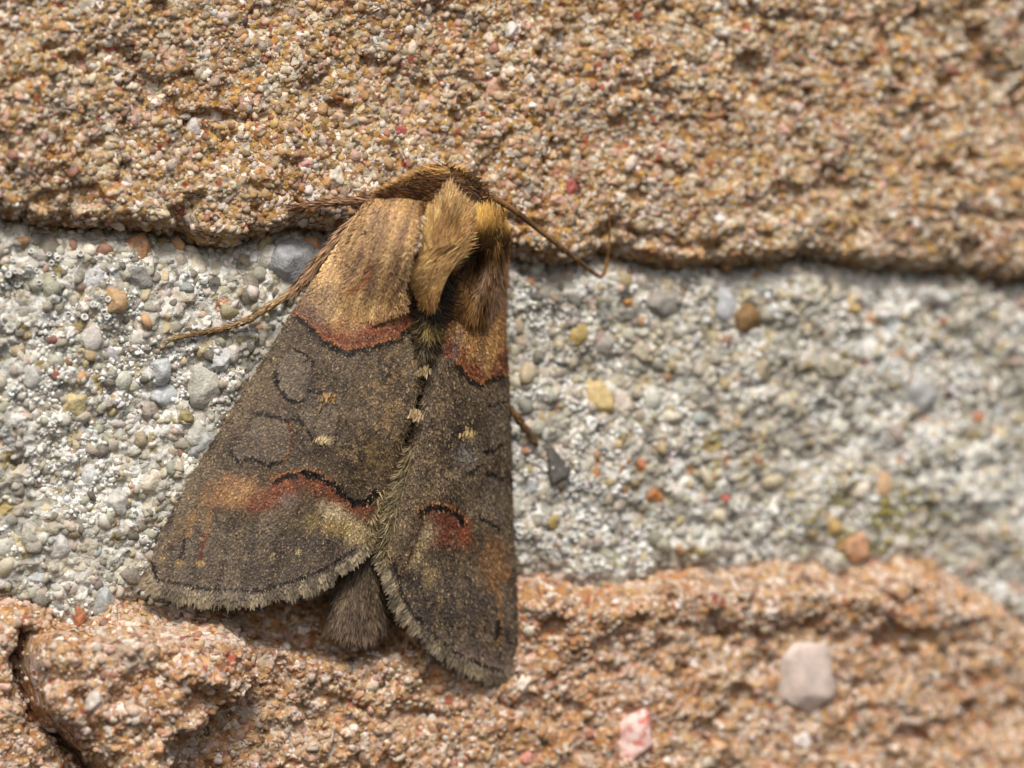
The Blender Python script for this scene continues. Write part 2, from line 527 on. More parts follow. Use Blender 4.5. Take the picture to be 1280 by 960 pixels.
def scatter(hfun, za, zb, spacing, radf, pal, ok, r, sink=0.25, jit=0.9, stain=None):
    xs = np.arange(X0, X1, spacing); zs = np.arange(za, zb, spacing)
    X, Z = np.meshgrid(xs, zs)
    X = (X + r.uniform(-jit, jit, X.shape) * spacing).ravel(); Z = (Z + r.uniform(-jit, jit, Z.shape) * spacing).ravel()
    k = ok(X, Z)
    X, Z = X[k], Z[k]
    q = hfun(X, Z); h = q[0] if isinstance(q, tuple) else q
    rad = radf(len(X))
    pos = np.stack([X, -(h - sink * rad), Z], 1)
    c = pick(pal, len(X), r)
    if stain is not None:       # iron-stained dust on the grains, in patches
        m = 0.06 + 0.42 * sstep(-0.35, 0.45, fbm(X * 2.3, Z * 2.3, 4, 73)) * r.uniform(0.3, 1.2, len(X))
        c = mix(c, stain(X, Z, h) * r.uniform(.75, 1.1, (len(X), 1)), np.clip(m, 0, .85))
    return pos, rad, c


def split(pos, rad, cols, name, parent, n_single, r, small_name):
    """the largest grains in view become objects of their own, the rest one mass"""
    px, py = to_px(pos)
    vis = (px > 4) & (px < 1276) & (py > 4) & (py < 956) & ~inside(px, py, MOTH_OUT)
    order = np.argsort(np.where(vis, -rad, 1))[:n_single]
    single = np.zeros(len(pos), bool); single[order] = True
    for i in np.nonzero(single)[0]:
        one_grain(name, pos[i], rad[i] * np.array([r.uniform(0.8, 1.3), r.uniform(0.7, 1.0), r.uniform(0.75, 1.1)]),
                  cols[i], parent, r)
    rest = ~single
    if rest.any():
        grain_mass(small_name, pos[rest], rad[rest], cols[rest], SH2, F2, parent, r)


GM = {}


def one_grain(name, pos, sc, col, parent, r, big=False, shape=None, rot=None):
    k = int(r.integers(0, len(SH3 if big else SH2))) if shape is None else shape
    key = (big, k)
    if key not in GM:
        o = mesh_obj(name, (SH3 if big else SH2)[k], F3 if big else F2, M_GRAIN_O, parent, smooth=False)
        GM[key] = o.data
    else:
        o = bpy.data.objects.new(name, GM[key]); COL.objects.link(o); o.parent = parent
    o.location = pos
    o.rotation_euler = r.uniform(0, 6.28, 3) if rot is None else rot
    o.scale = sc
    o.color = (*np.clip(col, 0, 1), 1)
    return o


ok_u = lambda X, Z: Z - e_up(X) > -0.02
ok_l = lambda X, Z: e_lo(X) - Z > -0.02
ok_m = lambda X, Z: (Z - e_up(X) < 0.05) & (e_lo(X) - Z < 0.05) & ((sdf(X, Z, LIME) < 0.05) | (np.sin(X * 91 + Z * 57) > .6))
r = np.random.default_rng(11)
logn = lambda m, s, lo, hi: (lambda n: np.clip(r.lognormal(math.log(m), s, n), lo, hi))

# ochre brick
p_, a_, c_ = scatter(h_upper, UZ.min() - .2, Z1, 0.068, logn(0.036, .34, .016, .07), PAL_BRICK, ok_u, r, 0.5, stain=col_upper)
grain_mass('sand', p_, a_, c_, SH1, F1, brick_u, r)
p_, a_, c_ = scatter(h_upper, UZ.min() - .2, Z1, 0.135, logn(0.062, .28, .03, .115), PAL_BRICK, ok_u, r, 0.5, stain=col_upper)
split(p_, a_, c_, 'grain', brick_u, 300, r, 'coarse_sand')
# orange brick
p_, a_, c_ = scatter(h_lower, Z0, LZ.max() + .2, 0.068, logn(0.034, .34, .014, .07), PAL_LOW, ok_l, r, 0.5, stain=col_lower)
grain_mass('sand', p_, a_, c_, SH1, F1, brick_l, r)
p_, a_, c_ = scatter(h_lower, Z0, LZ.max() + .2, 0.15, logn(0.056, .3, .03, .12), PAL_LOW, ok_l, r, 0.5, stain=col_lower)
split(p_, a_, c_, 'grain', brick_l, 300, r, 'coarse_sand')
# mortar: lime crumbs, sand, and larger quartz grit
white = [([240, 240, 236], .7), ([222, 220, 212], .3)]
p_, a_, c_ = scatter(h_mortar, LZ.min() - .3, UZ.max() + .3, 0.050, logn(0.028, .35, .010, .055), white,
                     lambda X, Z: ok_m(X, Z) & (fbm(X * 2.2, Z * 2.2, 3, 71) > 0.12), r, 0.3)
grain_mass('lime_crumbs', p_, a_, c_, SH1, F1, mortar, r)
p_, a_, c_ = scatter(h_mortar, LZ.min() - .3, UZ.max() + .3, 0.14, logn(0.048, .32, .02, .08), PAL_MORT, ok_m, r, 0.5)
grain_mass('sand', p_, a_, c_, SH1, F1, mortar, r)
p_, a_, c_ = scatter(h_mortar, LZ.min() - .3, UZ.max() + .3, 0.155, logn(0.082, .32, .05, .18), PAL_MORT, ok_m, r, 0.52)
split(p_, a_, c_, 'grain', mortar, 240, r, 'quartz_grit')

# pebbles one can pick out in the photograph: px, py, half width, half height, colour, holder, label
PEB = [(365, 331, 31, 26, [156, 158, 162], 'm', 'large blue grey quartz pebble beside the shoulder'),
       (172, 308, 13, 15, [176, 128, 82], 'm', None), (145, 374, 13, 15, [196, 156, 104], 'm', None),
       (248, 482, 23, 24, [192, 188, 172], 'm', None), (205, 492, 16, 14, [200, 204, 206], 'm', None),
       (196, 463, 15, 16, [188, 192, 190], 'm', None), (275, 447, 13, 17, [196, 196, 194], 'm', None),
       (175, 404, 10, 16, [208, 192, 172], 'm', None), (178, 426, 14, 12, [206, 200, 186], 'm', None),
       (116, 422, 14, 16, [196, 188, 178], 'm', None), (93, 507, 15, 17, [206, 186, 128], 'm', None),
       (71, 465, 8, 9, [150, 86, 62], 'm', None), (120, 348, 12, 16, [206, 206, 206], 'm', None),
       (170, 345, 18, 14, [150, 146, 138], 'm', None), (230, 374, 14, 8, [186, 172, 148], 'm', None),
       (232, 521, 10, 9, [150, 136, 76], 'm', None), (247, 545, 16, 18, [188, 186, 174], 'm', None),
       (192, 605, 17, 12, [204, 194, 168], 'm', None), (148, 628, 14, 14, [196, 192, 182], 'm', None),
       (74, 683, 16, 14, [198, 194, 186], 'm', None), (112, 596, 12, 15, [206, 206, 202], 'm', None),
       (40, 470, 13, 14, [186, 184, 176], 'm', None), (255, 556, 22, 16, [168, 170, 166], 'm', None),
       (720, 420, 19, 16, [184, 156, 78], 'm', 'olive yellow pebble right of the right wing'),
       (747, 496, 19, 24, [206, 178, 108], 'm', 'yellow quartz pebble right of the moth'),
       (777, 500, 11, 19, [216, 200, 182], 'm', None),
       (935, 396, 18, 23, [138, 104, 52], 'm', 'brown pebble below the upper brick'),
       (832, 380, 28, 15, [158, 150, 140], 'm', None), (697, 584, 14, 24, [84, 79, 73], 'm', 'dark grey pebble right of the right wing'),
       (800, 442, 11, 13, [190, 176, 150], 'm', None), (755, 435, 16, 14, [164, 156, 146], 'm', None),
       (1068, 680, 20, 21, [206, 150, 104], 'm', 'tan orange pebble above the lower brick'),
       (1102, 605, 15, 17, [200, 158, 112], 'm', None), (1076, 612, 14, 12, [226, 212, 192], 'm', None),
       (1040, 656, 12, 11, [206, 168, 92], 'm', None),
       (803, 580, 9, 9, [204, 116, 58], 'm', None), (744, 590, 8, 12, [186, 122, 54], 'm', None),
       (816, 620, 11, 11, [186, 118, 48], 'm', None), (781, 613, 8, 7, [176, 126, 56], 'm', None),
       (905, 621, 8, 9, [208, 104, 76], 'm', None), (877, 624, 7, 6, [196, 92, 72], 'm', None),
       (785, 378, 7, 7, [220, 152, 52], 'm', None), (690, 654, 9, 12, [196, 168, 86], 'm', None),
       (845, 585, 13, 13, [206, 204, 196], 'm', None), (1150, 495, 22, 24, [176, 176, 172], 'm', None),
       (1040, 460, 20, 13, [168, 158, 132], 'm', None), (950, 464, 16, 13, [164, 148, 118], 'm', None),
       (1066, 382, 11, 13, [220, 184, 112], 'm', None), (1176, 402, 8, 8, [200, 116, 48], 'm', None),
       (1122, 572, 10, 11, [206, 132, 92], 'm', None), (1222, 520, 8, 8, [200, 128, 80], 'm', None),
       (1190, 488, 20, 13, [112, 84, 76], 'm', None), (1250, 745, 14, 18, [226, 226, 222], 'm', None),
       (905, 380, 17, 20, [196, 198, 202], 'm', None), (1165, 370, 22, 10, [212, 210, 204], 'm', None),
       (880, 470, 22, 13, [188, 178, 156], 'm', None), (715, 745, 0, 0, [0, 0, 0], '', None),
       (98, 770, 8, 12, [186, 112, 58], 'm', None), (128, 752, 13, 17, [178, 182, 180], 'm', None),
       (152, 716, 14, 13, [206, 202, 180], 'm', None), (44, 722, 13, 14, [178, 182, 180], 'm', None),
       (1006, 846, 34, 42, [228, 206, 192], 'l', 'pale pink faceted quartz pebble set in the lower brick'),
       (786, 930, 34, 42, [236, 170, 158], 'l', 'mottled pink and white pebble at the bottom edge'),
       (652, 855, 13, 12, [228, 210, 190], 'l', None), (118, 878, 11, 12, [204, 190, 176], 'l', None),
       (660, 948, 10, 9, [214, 136, 112], 'l', None), (1005, 925, 14, 11, [226, 212, 202], 'l', None),
       (620, 112, 18, 16, [206, 160, 132], 'u', 'round pinkish brown pebble in the upper brick'),
       (710, 237, 11, 14, [190, 92, 76], 'u', None), (697, 250, 12, 9, [222, 170, 140], 'u', None),
       (380, 206, 9, 8, [208, 146, 138], 'u', None), (270, 150, 9, 13, [212, 200, 184], 'u', None),
       (134, 61, 10, 8, [184, 88, 68], 'u', None), (640, 38, 10, 10, [214, 204, 190], 'u', None),
       (420, 220, 12, 12, [216, 202, 180], 'u', None), (244, 158, 9, 10, [208, 198, 190], 'u', None),
       (500, 165, 8, 7, [176, 80, 62], 'u', None), (282, 20, 9, 8, [206, 184, 176], 'u', None)]
for (px, py, a, b, c, w, lab) in PEB:
    if a == 0:
        continue
    q = P(px, py, 0.15)
    hf, par = {'m': (h_mortar, mortar), 'l': (h_lower, brick_l), 'u': (h_upper, brick_u)}[w]
    hh = hf(np.array([q[0]]), np.array([q[2]])); hh = float((hh[0] if isinstance(hh, tuple) else hh)[0])
    if w == 'm':
        hh = max(hh, -0.12)
    q = P(px, py, hh - (0.3 if c[0] < 110 else 0.34 if w != 'l' else 0.45) * min(a, b) / 100)
    o = one_grain('pebble', q, (a / 100 * 1.18, min(a, b) / 100 * 0.9, b / 100 * 1.18), lin(c) * .8 + .2 * lin(c).mean(), par, r, big=True,
                  rot=(r.uniform(-.4, .4), r.uniform(-.3, .3) + (math.pi if r.random() < .5 else 0), r.uniform(-.4, .4)))
    if lab:
        o['label'] = lab
        if 'faceted' in lab:
            v, f_ = ico(4)
            pl = np.array([(1, 0, .08, .74), (-1, 0, .05, .74), (.1, 0, 1, .80), (.62, 0, -.78, .74), (-.5, .1, -.86, .72), (-.7, 0, .7, .86), (.05, -1, .1, .55),
                           (.6, -.8, .1, .66), (-.5, -.85, -.2, .62), (0, -.7, -.7, .68), (0, 1, 0, .8)], float)
            nn = pl[:, :3] / np.linalg.norm(pl[:, :3], axis=1)[:, None]; ss = v @ nn.T
            v = v * np.minimum(1, np.where(ss > 1e-3, pl[:, 3] / np.maximum(ss, 1e-3), 9).min(1))[:, None]
            v = v / np.abs(v).max(0)
            o.data = o.data.copy(); o.data.vertices.foreach_set('co', v.astype(np.float32).ravel()); o.data.update()
            o.rotation_euler = (0, 0, 0)
            o.data.materials[0] = material('milky_quartz', 'object', rough=.4, spec=.4, noise=(3.5, .7, 1.1), bump=(12, .7), sss=.6)
        if 'mottled' in lab:
            o.data = o.data.copy(); v = SH3[5] * (1 + .10 * vnoise(SH3[5][:, 0] * 5, SH3[5][:, 1] * 5, SH3[5][:, 2] * 5, 62))[:, None]
            o.data.vertices.foreach_set('co', v.astype(np.float32).ravel()); o.data.update()
            mm = material('mottled_pink_stone', 'object', rough=.55, spec=.3, bump=(22, .8))
            nt = mm.node_tree; n1 = nt.nodes.new('ShaderNodeTexNoise'); n1.inputs['Scale'].default_value = 7; n1.inputs['Detail'].default_value = 4
            cr = nt.nodes.new('ShaderNodeValToRGB'); cr.color_ramp.elements[0].position = .38; cr.color_ramp.elements[1].position = .6
            cr.color_ramp.elements[0].color = (*lin([204, 112, 100]), 1); cr.color_ramp.elements[1].color = (*lin([240, 216, 206]), 1)
            tg_ = nt.nodes.new('ShaderNodeNewGeometry')
            nt.links.new(tg_.outputs['Position'], n1.inputs['Vector']); nt.links.new(n1.outputs['Fac'], cr.inputs[0])
            nt.links.new(cr.outputs[0], nt.nodes['Principled BSDF'].inputs['Base Color'])
            o.data.materials[0] = mm

# small pale ring-shaped lichen cups on the mortar
th = np.linspace(0, 2 * math.pi, 11)[:-1]
prof = np.array([(0.35, 0.10), (0.55, 0.30), (0.8, 0.55), (1.0, 0.30), (1.0, -0.3)])
cv = [(0, 0, 0.08)] + [(R * math.cos(t), R * math.sin(t), z) for R, z in prof for t in th]
cf = [(0, 1 + i, 1 + (i + 1) % 10) for i in range(10)]
for k in range(4):
    for i in range(10):
        a0 = 1 + k * 10 + i; a1 = 1 + k * 10 + (i + 1) % 10
        cf += [(a0, a0 + 10, a1 + 10), (a0, a1 + 10, a1)]
cup_col = np.vstack([lin([[158, 154, 146]])] + [np.repeat(lin([c]), 10, 0) for c in
                    ([158, 154, 146], [190, 186, 178], [236, 236, 232], [224, 224, 220], [190, 190, 186])])
cup = None
for (cx, cy, sx, sy, n) in [(35, 345, 30, 22, 14), (130, 385, 30, 20, 9), (725, 625, 45, 45, 26), (700, 690, 40, 22, 12),
                            (940, 660, 45, 25, 12), (60, 320, 30, 15, 6)]:
    for i in range(n):
        px, py = cx + r.normal() * sx * 0.6, cy + r.normal() * sy * 0.6
        q = P(px, py, 0.1)
        hh = float(h_mortar(np.array([q[0]]), np.array([q[2]]))[0])
        q = P(px, py, hh + 0.05)
        if cup is None:
            cup = o = mesh_obj('lichen_cup', np.array(cv), np.array(cf), M_GRAIN, mortar, cup_col)
        else:
            o = cup.copy(); COL.objects.link(o)
        o.location = q
        s = r.uniform(0.028, 0.048)
        o.scale = (s, s * r.uniform(.8, 1.1), s)
        o.rotation_euler = (math.pi / 2 + r.uniform(-.4, .4), r.uniform(-.4, .4), r.uniform(-.5, .3))
# yellow green lichen dust near the tan pebble
n = 500
px = 1085 + r.normal(size=n) * 45; py = 655 + r.normal(size=n) * 26
q = P(px, py, np.zeros(n) + .05); hh = h_mortar(q[:, 0], q[:, 2])
k = fbm(q[:, 0] * 4, q[:, 2] * 4, 2, 77) > -0.05
q = P(px, py, hh + 0.04)[k]
grain_mass('yellow_lichen_dust', q, r.uniform(.012, .03, len(q)), np.repeat(lin([[178, 168, 84]]), len(q), 0) * r.uniform(.7, 1.2, (len(q), 1)),
           SH1, F1, mortar, r)

# ------------------------------------------------------------------ the moth
moth = bpy.data.objects.new('moth', None)
COL.objects.link(moth)
moth.location = P(500., 540., 0.0)
moth['label'] = 'grey brown moth with golden furry shoulders resting with folded wings on the wall'
moth['category'] = 'moth'
bpy.context.view_layer.update()
MINV = moth.location.copy()


def mpart(name, V, F, mat, parent=None, cols=None, kind=None, smooth=True):
    """a part of the moth; vertices come in world space"""
    o = mesh_obj(name, V - np.array(MINV), F, mat, parent if parent is not None else moth, cols, smooth, kind)
    return o


def resample(poly, n):
    a = np.asarray(poly, float)
    s = np.r_[0, np.cumsum(np.hypot(*np.diff(a[:, :2], axis=0).T))]; s /= s[-1]
    # smooth (Catmull-Rom like) by fine linear then averaging
    t = np.linspace(0, 1, n)
    out = np.stack([np.interp(t, s, a[:, i]) for i in range(a.shape[1])], 1)
    for _ in range(max(2, n // 40)):
        out[1:-1] = 0.25 * out[:-2] + 0.5 * out[1:-1] + 0.25 * out[2:]
    return out


class Patch:
    """Coons patch: c0 (w=0) and c1 (w=1) run along s; b0 (s=0) and b1 (s=1) run along w"""
    def __init__(self, c0, c1, b0, b1, depth, ns=120, nw=90):
        C0 = resample(c0, ns); C1 = resample(c1, ns); B0 = resample(b0, nw); B1 = resample(b1, nw)
        s = np.linspace(0, 1, ns)[:, None, None]; w = np.linspace(0, 1, nw)[None, :, None]
        px = (1 - w) * C0[:, None] + w * C1[:, None] + (1 - s) * B0[None] + s * B1[None] \
            - ((1 - s) * (1 - w) * C0[0] + s * (1 - w) * C0[-1] + (1 - s) * w * C1[0] + s * w * C1[-1])
        self.px = px
        d = depth(s[..., 0] + 0 * w[..., 0], w[..., 0] + 0 * s[..., 0], px[..., 0], px[..., 1])
        self.d = d
        self.W = P(px[..., 0], px[..., 1], d)
        ds = np.gradient(self.W, axis=0); dw = np.gradient(self.W, axis=1)
        nrm = np.cross(ds, dw); nrm /= np.linalg.norm(nrm, axis=-1)[..., None] + 1e-9
        if (nrm[..., 1]).mean() > 0:
            nrm = -nrm
        self.N = nrm
        self.ns, self.nw = ns, nw

    def _bil(self, A, s, w):
        sc = np.clip(s, 0, 1) * (self.ns - 1); wc = np.clip(w, 0, 1) * (self.nw - 1)
        i = np.minimum(sc.astype(int), self.ns - 2); j = np.minimum(wc.astype(int), self.nw - 2)
        a = (sc - i)[:, None]; b = (wc - j)[:, None]
        return (A[i, j] * (1 - a) + A[i + 1, j] * a) * (1 - b) + (A[i, j + 1] * (1 - a) + A[i + 1, j + 1] * a) * b

    def at(self, s, w, A=None):
        A = self.W if A is None else A
        r0 = self._bil(A, s, w)
        e = 0.03
        for over, ax in ((np.maximum(s - 1, 0), 0), (np.minimum(s, 0), 0)):
            if np.any(over):
                if over.max() > 0:
                    g = (self._bil(A, np.ones_like(s), w) - self._bil(A, np.ones_like(s) - e, w)) / e
                else:
                    g = (self._bil(A, np.zeros_like(s) + e, w) - self._bil(A, np.zeros_like(s), w)) / e
                r0 = r0 + g * over[:, None]
        for over in (np.maximum(w - 1, 0), np.minimum(w, 0)):
            if np.any(over):
                if over.max() > 0:
                    g = (self._bil(A, s, np.ones_like(s)) - self._bil(A, s, np.ones_like(s) - e)) / e
                else:
                    g = (self._bil(A, s, np.zeros_like(s) + e) - self._bil(A, s, np.zeros_like(s))) / e
                r0 = r0 + g * over[:, None]
        return r0

    def solid(self, thick):
        """a closed shell"""
        a, b = self.ns, self.nw
        top = self.W.reshape(-1, 3); bot = (self.W - self.N * thick).reshape(-1, 3)
        F = grid_faces(a, b)
        i = np.arange(a * b).reshape(a, b)
        ring = np.r_[i[0, :], i[1:, -1], i[-1, -2::-1], i[-2:0:-1, 0]]
        nx = np.roll(ring, -1)
        side = np.stack([ring, nx, nx + a * b, ring + a * b], 1)
        return np.vstack([top, bot]), np.vstack([F, F[:, ::-1] + a * b, side])


def blades(paths, normals, width, cols, tips=None, roll=0.5, r=rng, taper=(1, 1, .85, .1), across=None):
    """ribbons: paths (n,k,3); width (n,); cols (n,3) root; tips (n,3)"""
    n, k, _ = paths.shape
    tan = np.gradient(paths, axis=1)
    tan /= np.linalg.norm(tan, axis=-1)[..., None] + 1e-9
    side = np.cross(tan, normals[:, None, :])
    side /= np.linalg.norm(side, axis=-1)[..., None] + 1e-9
    nn = np.cross(side, tan)
    ang = r.uniform(-roll, roll, n)[:, None, None]
    side = side * np.cos(ang) + nn * np.sin(ang)
    tp = np.interp(np.linspace(0, 1, k), np.linspace(0, 1, len(taper)), taper)
    off = side * (width[:, None] * tp[None])[..., None] * 0.5
    V = np.stack([paths - off, paths + off], 2).reshape(-1, 3)
    base = (np.arange(n) * k * 2)[:, None]
    j = np.arange(k - 1)[None] * 2
    q = base + j
    F = np.stack([q, q + 1, q + 3, q + 2], -1).reshape(-1, 4)
    tips = cols if tips is None else tips
    t = np.linspace(0, 1, k)[None, :, None]
    C = cols[:, None] * (1 - t) + tips[:, None] * t
    C = np.repeat(C.reshape(-1, 3), 2, 0)
    return V, F, C


def fur_paths(patch, s, w, length, lift, dw=0.0, k=5, curl=1.6, r=rng, wob=0.02, ds=1.0):
    """strands lying along the patch, growing towards larger s"""
    n = len(s)
    t = np.linspace(0, 1, k)
    N = patch.at(s, w, patch.N)
    N /= np.linalg.norm(N, axis=1)[:, None] + 1e-9
    dw = np.broadcast_to(dw, (n,)) + r.normal(size=n) * wob
    pts = []
    for ti in t:
        pts.append(patch.at(s + length * ds * ti, w + dw * ti) + N * (lift * ti ** curl)[:, None])
    return np.stack(pts, 1), N


# ---- wings
CL = [(447, 268), (424, 304), (400, 340), (380, 370), (360, 400), (334, 444), (302, 495), (270, 547), (240, 596), (215, 640), (198, 678), (188, 712)]
DL = [(548, 340), (538, 400), (530, 440), (523, 480), (514, 522), (501, 558), (487, 600), (476, 635), (467, 668)]
TL = [(188, 712), (196, 731), (230, 738), (265, 743), (300, 744), (330, 742), (367, 732), (404, 717), (442, 692), (467, 668)]
BL = [(447, 268), (490, 290), (548, 340)]
CR = [(636, 292), (631, 365), (633, 425), (635, 470), (638, 530), (640, 625), (642, 680), (645, 730), (648, 790), (646, 828)]
DR = [(552, 342), (549, 400), (540, 450), (532, 490), (523, 525), (513, 562), (501, 592), (489, 628), (481, 662), (477, 692)]
TR = [(646, 828), (637, 843), (616, 840), (578, 823), (543, 799), (517, 770), (500, 741), (490, 714), (477, 692)]
BR = [(636, 292), (600, 315), (552, 342)]


def depth_l(s, w, px, py):
    dc = 0.55 * (1 - s) ** 1.5 + 0.34
    dd = 1.18 - 0.42 * s - 0.06 * np.sin(s * 9)
    f = np.sin(np.clip(w, 0, 1) * math.pi / 2) ** 0.75
    d = dc + (dd - dc) * f
    d += 0.07 * np.sin(math.pi * w) * (0.6 + 0.4 * s)
    d += 0.018 * fbm(px / 55, py / 55, 3, 81) + 0.010 * np.sin(w * 26 + s * 2) * s
    d -= 0.05 * sstep(0.82, 1.0, s) ** 2                # the outer margin droops
    return d


def depth_r(s, w, px, py):
    dc = 0.22 + 0.1 * (1 - s)
    dd = 1.10 - 0.30 * s - 0.05 * np.sin(s * 9) - 0.55 * np.exp(-(s / .13) ** 2)
    f = np.sin(np.clip(w, 0, 1) * math.pi / 2) ** 0.7
    d = dc + (dd - dc) * f
    d += 0.05 * np.sin(math.pi * w)
    d += 0.018 * fbm(px / 55, py / 55, 3, 82) + 0.010 * np.sin(w * 22 + s * 2) * s
    d -= 0.10 * sstep(0.82, 1.0, s) ** 2
    return d


PL = Patch(CL, DL, BL, TL, depth_l, 150, 110)
PR = Patch(CR, DR, BR, TR, depth_r, 150, 80)

GREY_D, GREY_L = lin([64, 53, 43]), lin([108, 92, 74])
BLACK = lin([20, 15, 12])
L1X = [355, 365, 372, 387, 405, 420, 435, 455, 472, 487, 500, 512, 522, 534, 545]
L1Y = [372, 388, 396, 407, 427, 435, 441, 436, 430, 427, 424, 411, 392, 362, 340]
ARC_L = [(345, 600), (352, 597), (362, 594), (382, 589), (395, 592), (410, 600), (421, 608), (432, 620), (445, 627), (460, 625), (470, 614)]
ARC_R = [(527, 640), (535, 635), (545, 633), (555, 635), (565, 639), (573, 645), (581, 656)]


def line(c, px, py, poly, w, col=BLACK, amt=0.95, seed=0):
    d = pdist(px, py, poly) + 1.0 * vnoise(px / 2.5, py / 2.5, 0, 300 + seed)
    ww = (w + 0.8) * (1 + 0.45 * vnoise(px / 9, py / 9, 0, 200 + seed))
    return mix(c, col, amt * sstep(ww + 1.1, ww - 0.4, d))


def blob(c, px, py, cx, cy, rx, ry, col, amt, ang=0.0, soft=0.8, seed=0):
    a = math.radians(ang)
    u = (px - cx) * math.cos(a) + (py - cy) * math.sin(a); v = -(px - cx) * math.sin(a) + (py - cy) * math.cos(a)
    q = np.hypot(u / rx, v / ry) + 0.35 * fbm(px / 12, py / 12, 3, 400 + seed) + 0.45 * fbm((px + .4 * py) / 5, (py - .4 * px) / 22, 2, 460 + seed)
    return mix(c, lin(col), amt * sstep(1 + soft * 0.5, 1 - soft * 0.5, q))


def wing_base(px, py, seed):
    n = fbm(px / 40, py / 40, 4, 101 + seed)
    c = mix(GREY_D, GREY_L, sstep(-0.55, 0.6, n))
    st = fbm((px + .43 * py) / 5, (py - .43 * px) / 30, 3, 107 + seed)
    c = c * (1 + 0.35 * st)[:, None]
    c = mix(c, lin([124, 102, 72]), 0.35 * sstep(0.0, 0.6, fbm(px / 9, py / 9, 3, 103 + seed)))
    c = mix(c, lin([52, 45, 41]), 0.35 * sstep(0.1, 0.6, fbm(px / 7, py / 7, 3, 104 + seed)))
    return c


def col_left(px, py):
    jx = px + 2.0 * fbm(px / 8, py / 8, 2, 111); jy = py + 2.0 * fbm(px / 8, py / 8, 2, 112)
    c = wing_base(px, py, 0)
    # ochre dusting towards the seam
    c = mix(c, lin([152, 124, 86]), 0.6 * sstep(70, 5, np.abs(px - 500 + (py - 480) * 0.35)) * sstep(420, 450, py) * sstep(620, 560, py)
            * sstep(-0.25, 0.4, fbm(px / 6, py / 6, 2, 113)))
    # purple grey cast outwards
    c = mix(c, lin([108, 96, 84]), 0.5 * sstep(630, 690, py))
    c = mix(c, lin([126, 110, 100]), 0.5 * sstep(14, 3, pdist(px, py, TL)) * sstep(400, 280, px))
    # rays on the outer field
    c = mix(c, lin([58, 50, 46]), 0.4 * sstep(640, 680, py) * sstep(0.2, 0.9, np.sin(px / 5.2 + py / 30)))
    # basal patch
    f = np.interp(jx, L1X, L1Y)
    t = f - jy
    streak = fbm(px / 5 + py / 14, py / 46, 3, 114)
    gold = mix(lin([218, 178, 120]), lin([166, 128, 86]), sstep(-0.5, 0.5, streak))
    tan = mix(lin([214, 174, 124]), lin([158, 126, 98]), sstep(-0.4, 0.5, streak))
    b = mix(gold, tan, sstep(52, 95, t + 12 * streak))
    b = mix(b, lin([186, 152, 96]), 0.6 * sstep(120, 160, t) * sstep(490, 515, px))
    red = mix(lin([130, 74, 50]), lin([96, 56, 42]), sstep(-0.4, 0.5, fbm(px / 7, py / 7, 2, 115)))
    b = mix(b, red, sstep(50, 20, t + 10 * fbm(px / 10, py / 10, 2, 116) - 10 * sstep(490, 515, px) + 8 * sstep(0, 30, np.abs(px - 455) - 20)))
    b = mix(b, lin([100, 85, 76]), 0.6 * sstep(30, 5, pdist(px, py, [(392, 372), (385, 385), (412, 372), (398, 392)])))
    b = mix(b, lin([150, 122, 104]), 0.35 * sstep(9, 2, np.abs(pdist(px, py, [(474, 262), (477, 290), (468, 330), (470, 370)]) - 2)))
    b = mix(b, lin([160, 84, 50]), 0.6 * sstep(7, 1, pdist(jx, jy, [(440, 358), (452, 352), (463, 340), (468, 326)])))
    b = mix(b, lin([30, 22, 18]), 0.9 * sstep(3.4, 1.2, np.hypot(px - 461, py - 286)))
    c = mix(c, b, sstep(-1, 2, t))
    L1 = list(zip(L1X, L1Y))[2:12]
    c = line(c, jx, jy + 4, L1, 2.5, lin([158, 100, 54]), 0.55, 1)
    c = line(c, jx, jy, L1, 2.4, BLACK, 0.95 , 2)
    # orbicular spot and its neighbour
    sp1 = [(362, 435), (375, 437), (385, 445), (391, 456), (390, 471), (385, 488), (377, 502), (366, 502), (355, 492), (347, 480), (345, 466), (351, 449)]
    sp2 = [(387, 487), (400, 489), (412, 496), (422, 508), (425, 525), (419, 541), (405, 552), (392, 545), (381, 531), (370, 521), (376, 505)]
    sp3 = [(320, 515), (333, 517), (347, 520), (361, 527), (365, 548), (361, 565), (355, 577), (334, 579), (317, 572), (298, 576), (289, 565), (305, 540)]
    for k, sp in enumerate((sp1, sp2, sp3)):
        m = sdf(jx, jy, sp)
        ring = 0.5 + 0.5 * np.sin(m * 1.0)
        inner = mix(lin([120, 108, 94]), lin([96, 86, 78]), ring)
        c = mix(c, inner, (0.5, 0.35, 0.4)[k] * sstep(-1, 2, m))
        c = mix(c, lin([48, 38, 30]), 0.6 * sstep(2.2, 0.6, np.abs(m)))
    c = line(c, jx, jy, sp1[:4], 1.3, BLACK, .95, 3); c = line(c, jx, jy, sp1[6:11], 1.5, BLACK, .95, 4)
    c = line(c, jx, jy, sp2[:3], 1.0, BLACK, .9, 5); c = line(c, jx, jy, sp2[6:10], 1.3, BLACK, .95, 6)
    c = line(c, jx, jy, sp3[:4], 1.4, BLACK, .95, 7); c = line(c, jx, jy, sp3[6:11], 1.3, BLACK, .95, 8)
    c = line(c, jx, jy, sp3[3:7], 0.7, lin([110, 66, 40]), .7, 9)
    c = blob(c, jx, jy, 407, 549, 9, 6, [206, 184, 140], 0.85, 0, .8, 1)
    c = blob(c, jx, jy, 405, 557, 5, 4, [30, 24, 16], 0.9, 0, .6, 2)
    c = blob(c, jx, jy, 409, 497, 7, 5, [168, 134, 86], 0.7, 30, .8, 3)
    # outer marks
    c = blob(c, jx, jy, 292, 614, 34, 19, [150, 108, 72], 0.8, -18, 1.0, 4)
    c = blob(c, jx, jy, 300, 616, 16, 10, [172, 136, 92], 0.6, -18, 1.0, 5)
    d = pdist(jx, jy, ARC_L)
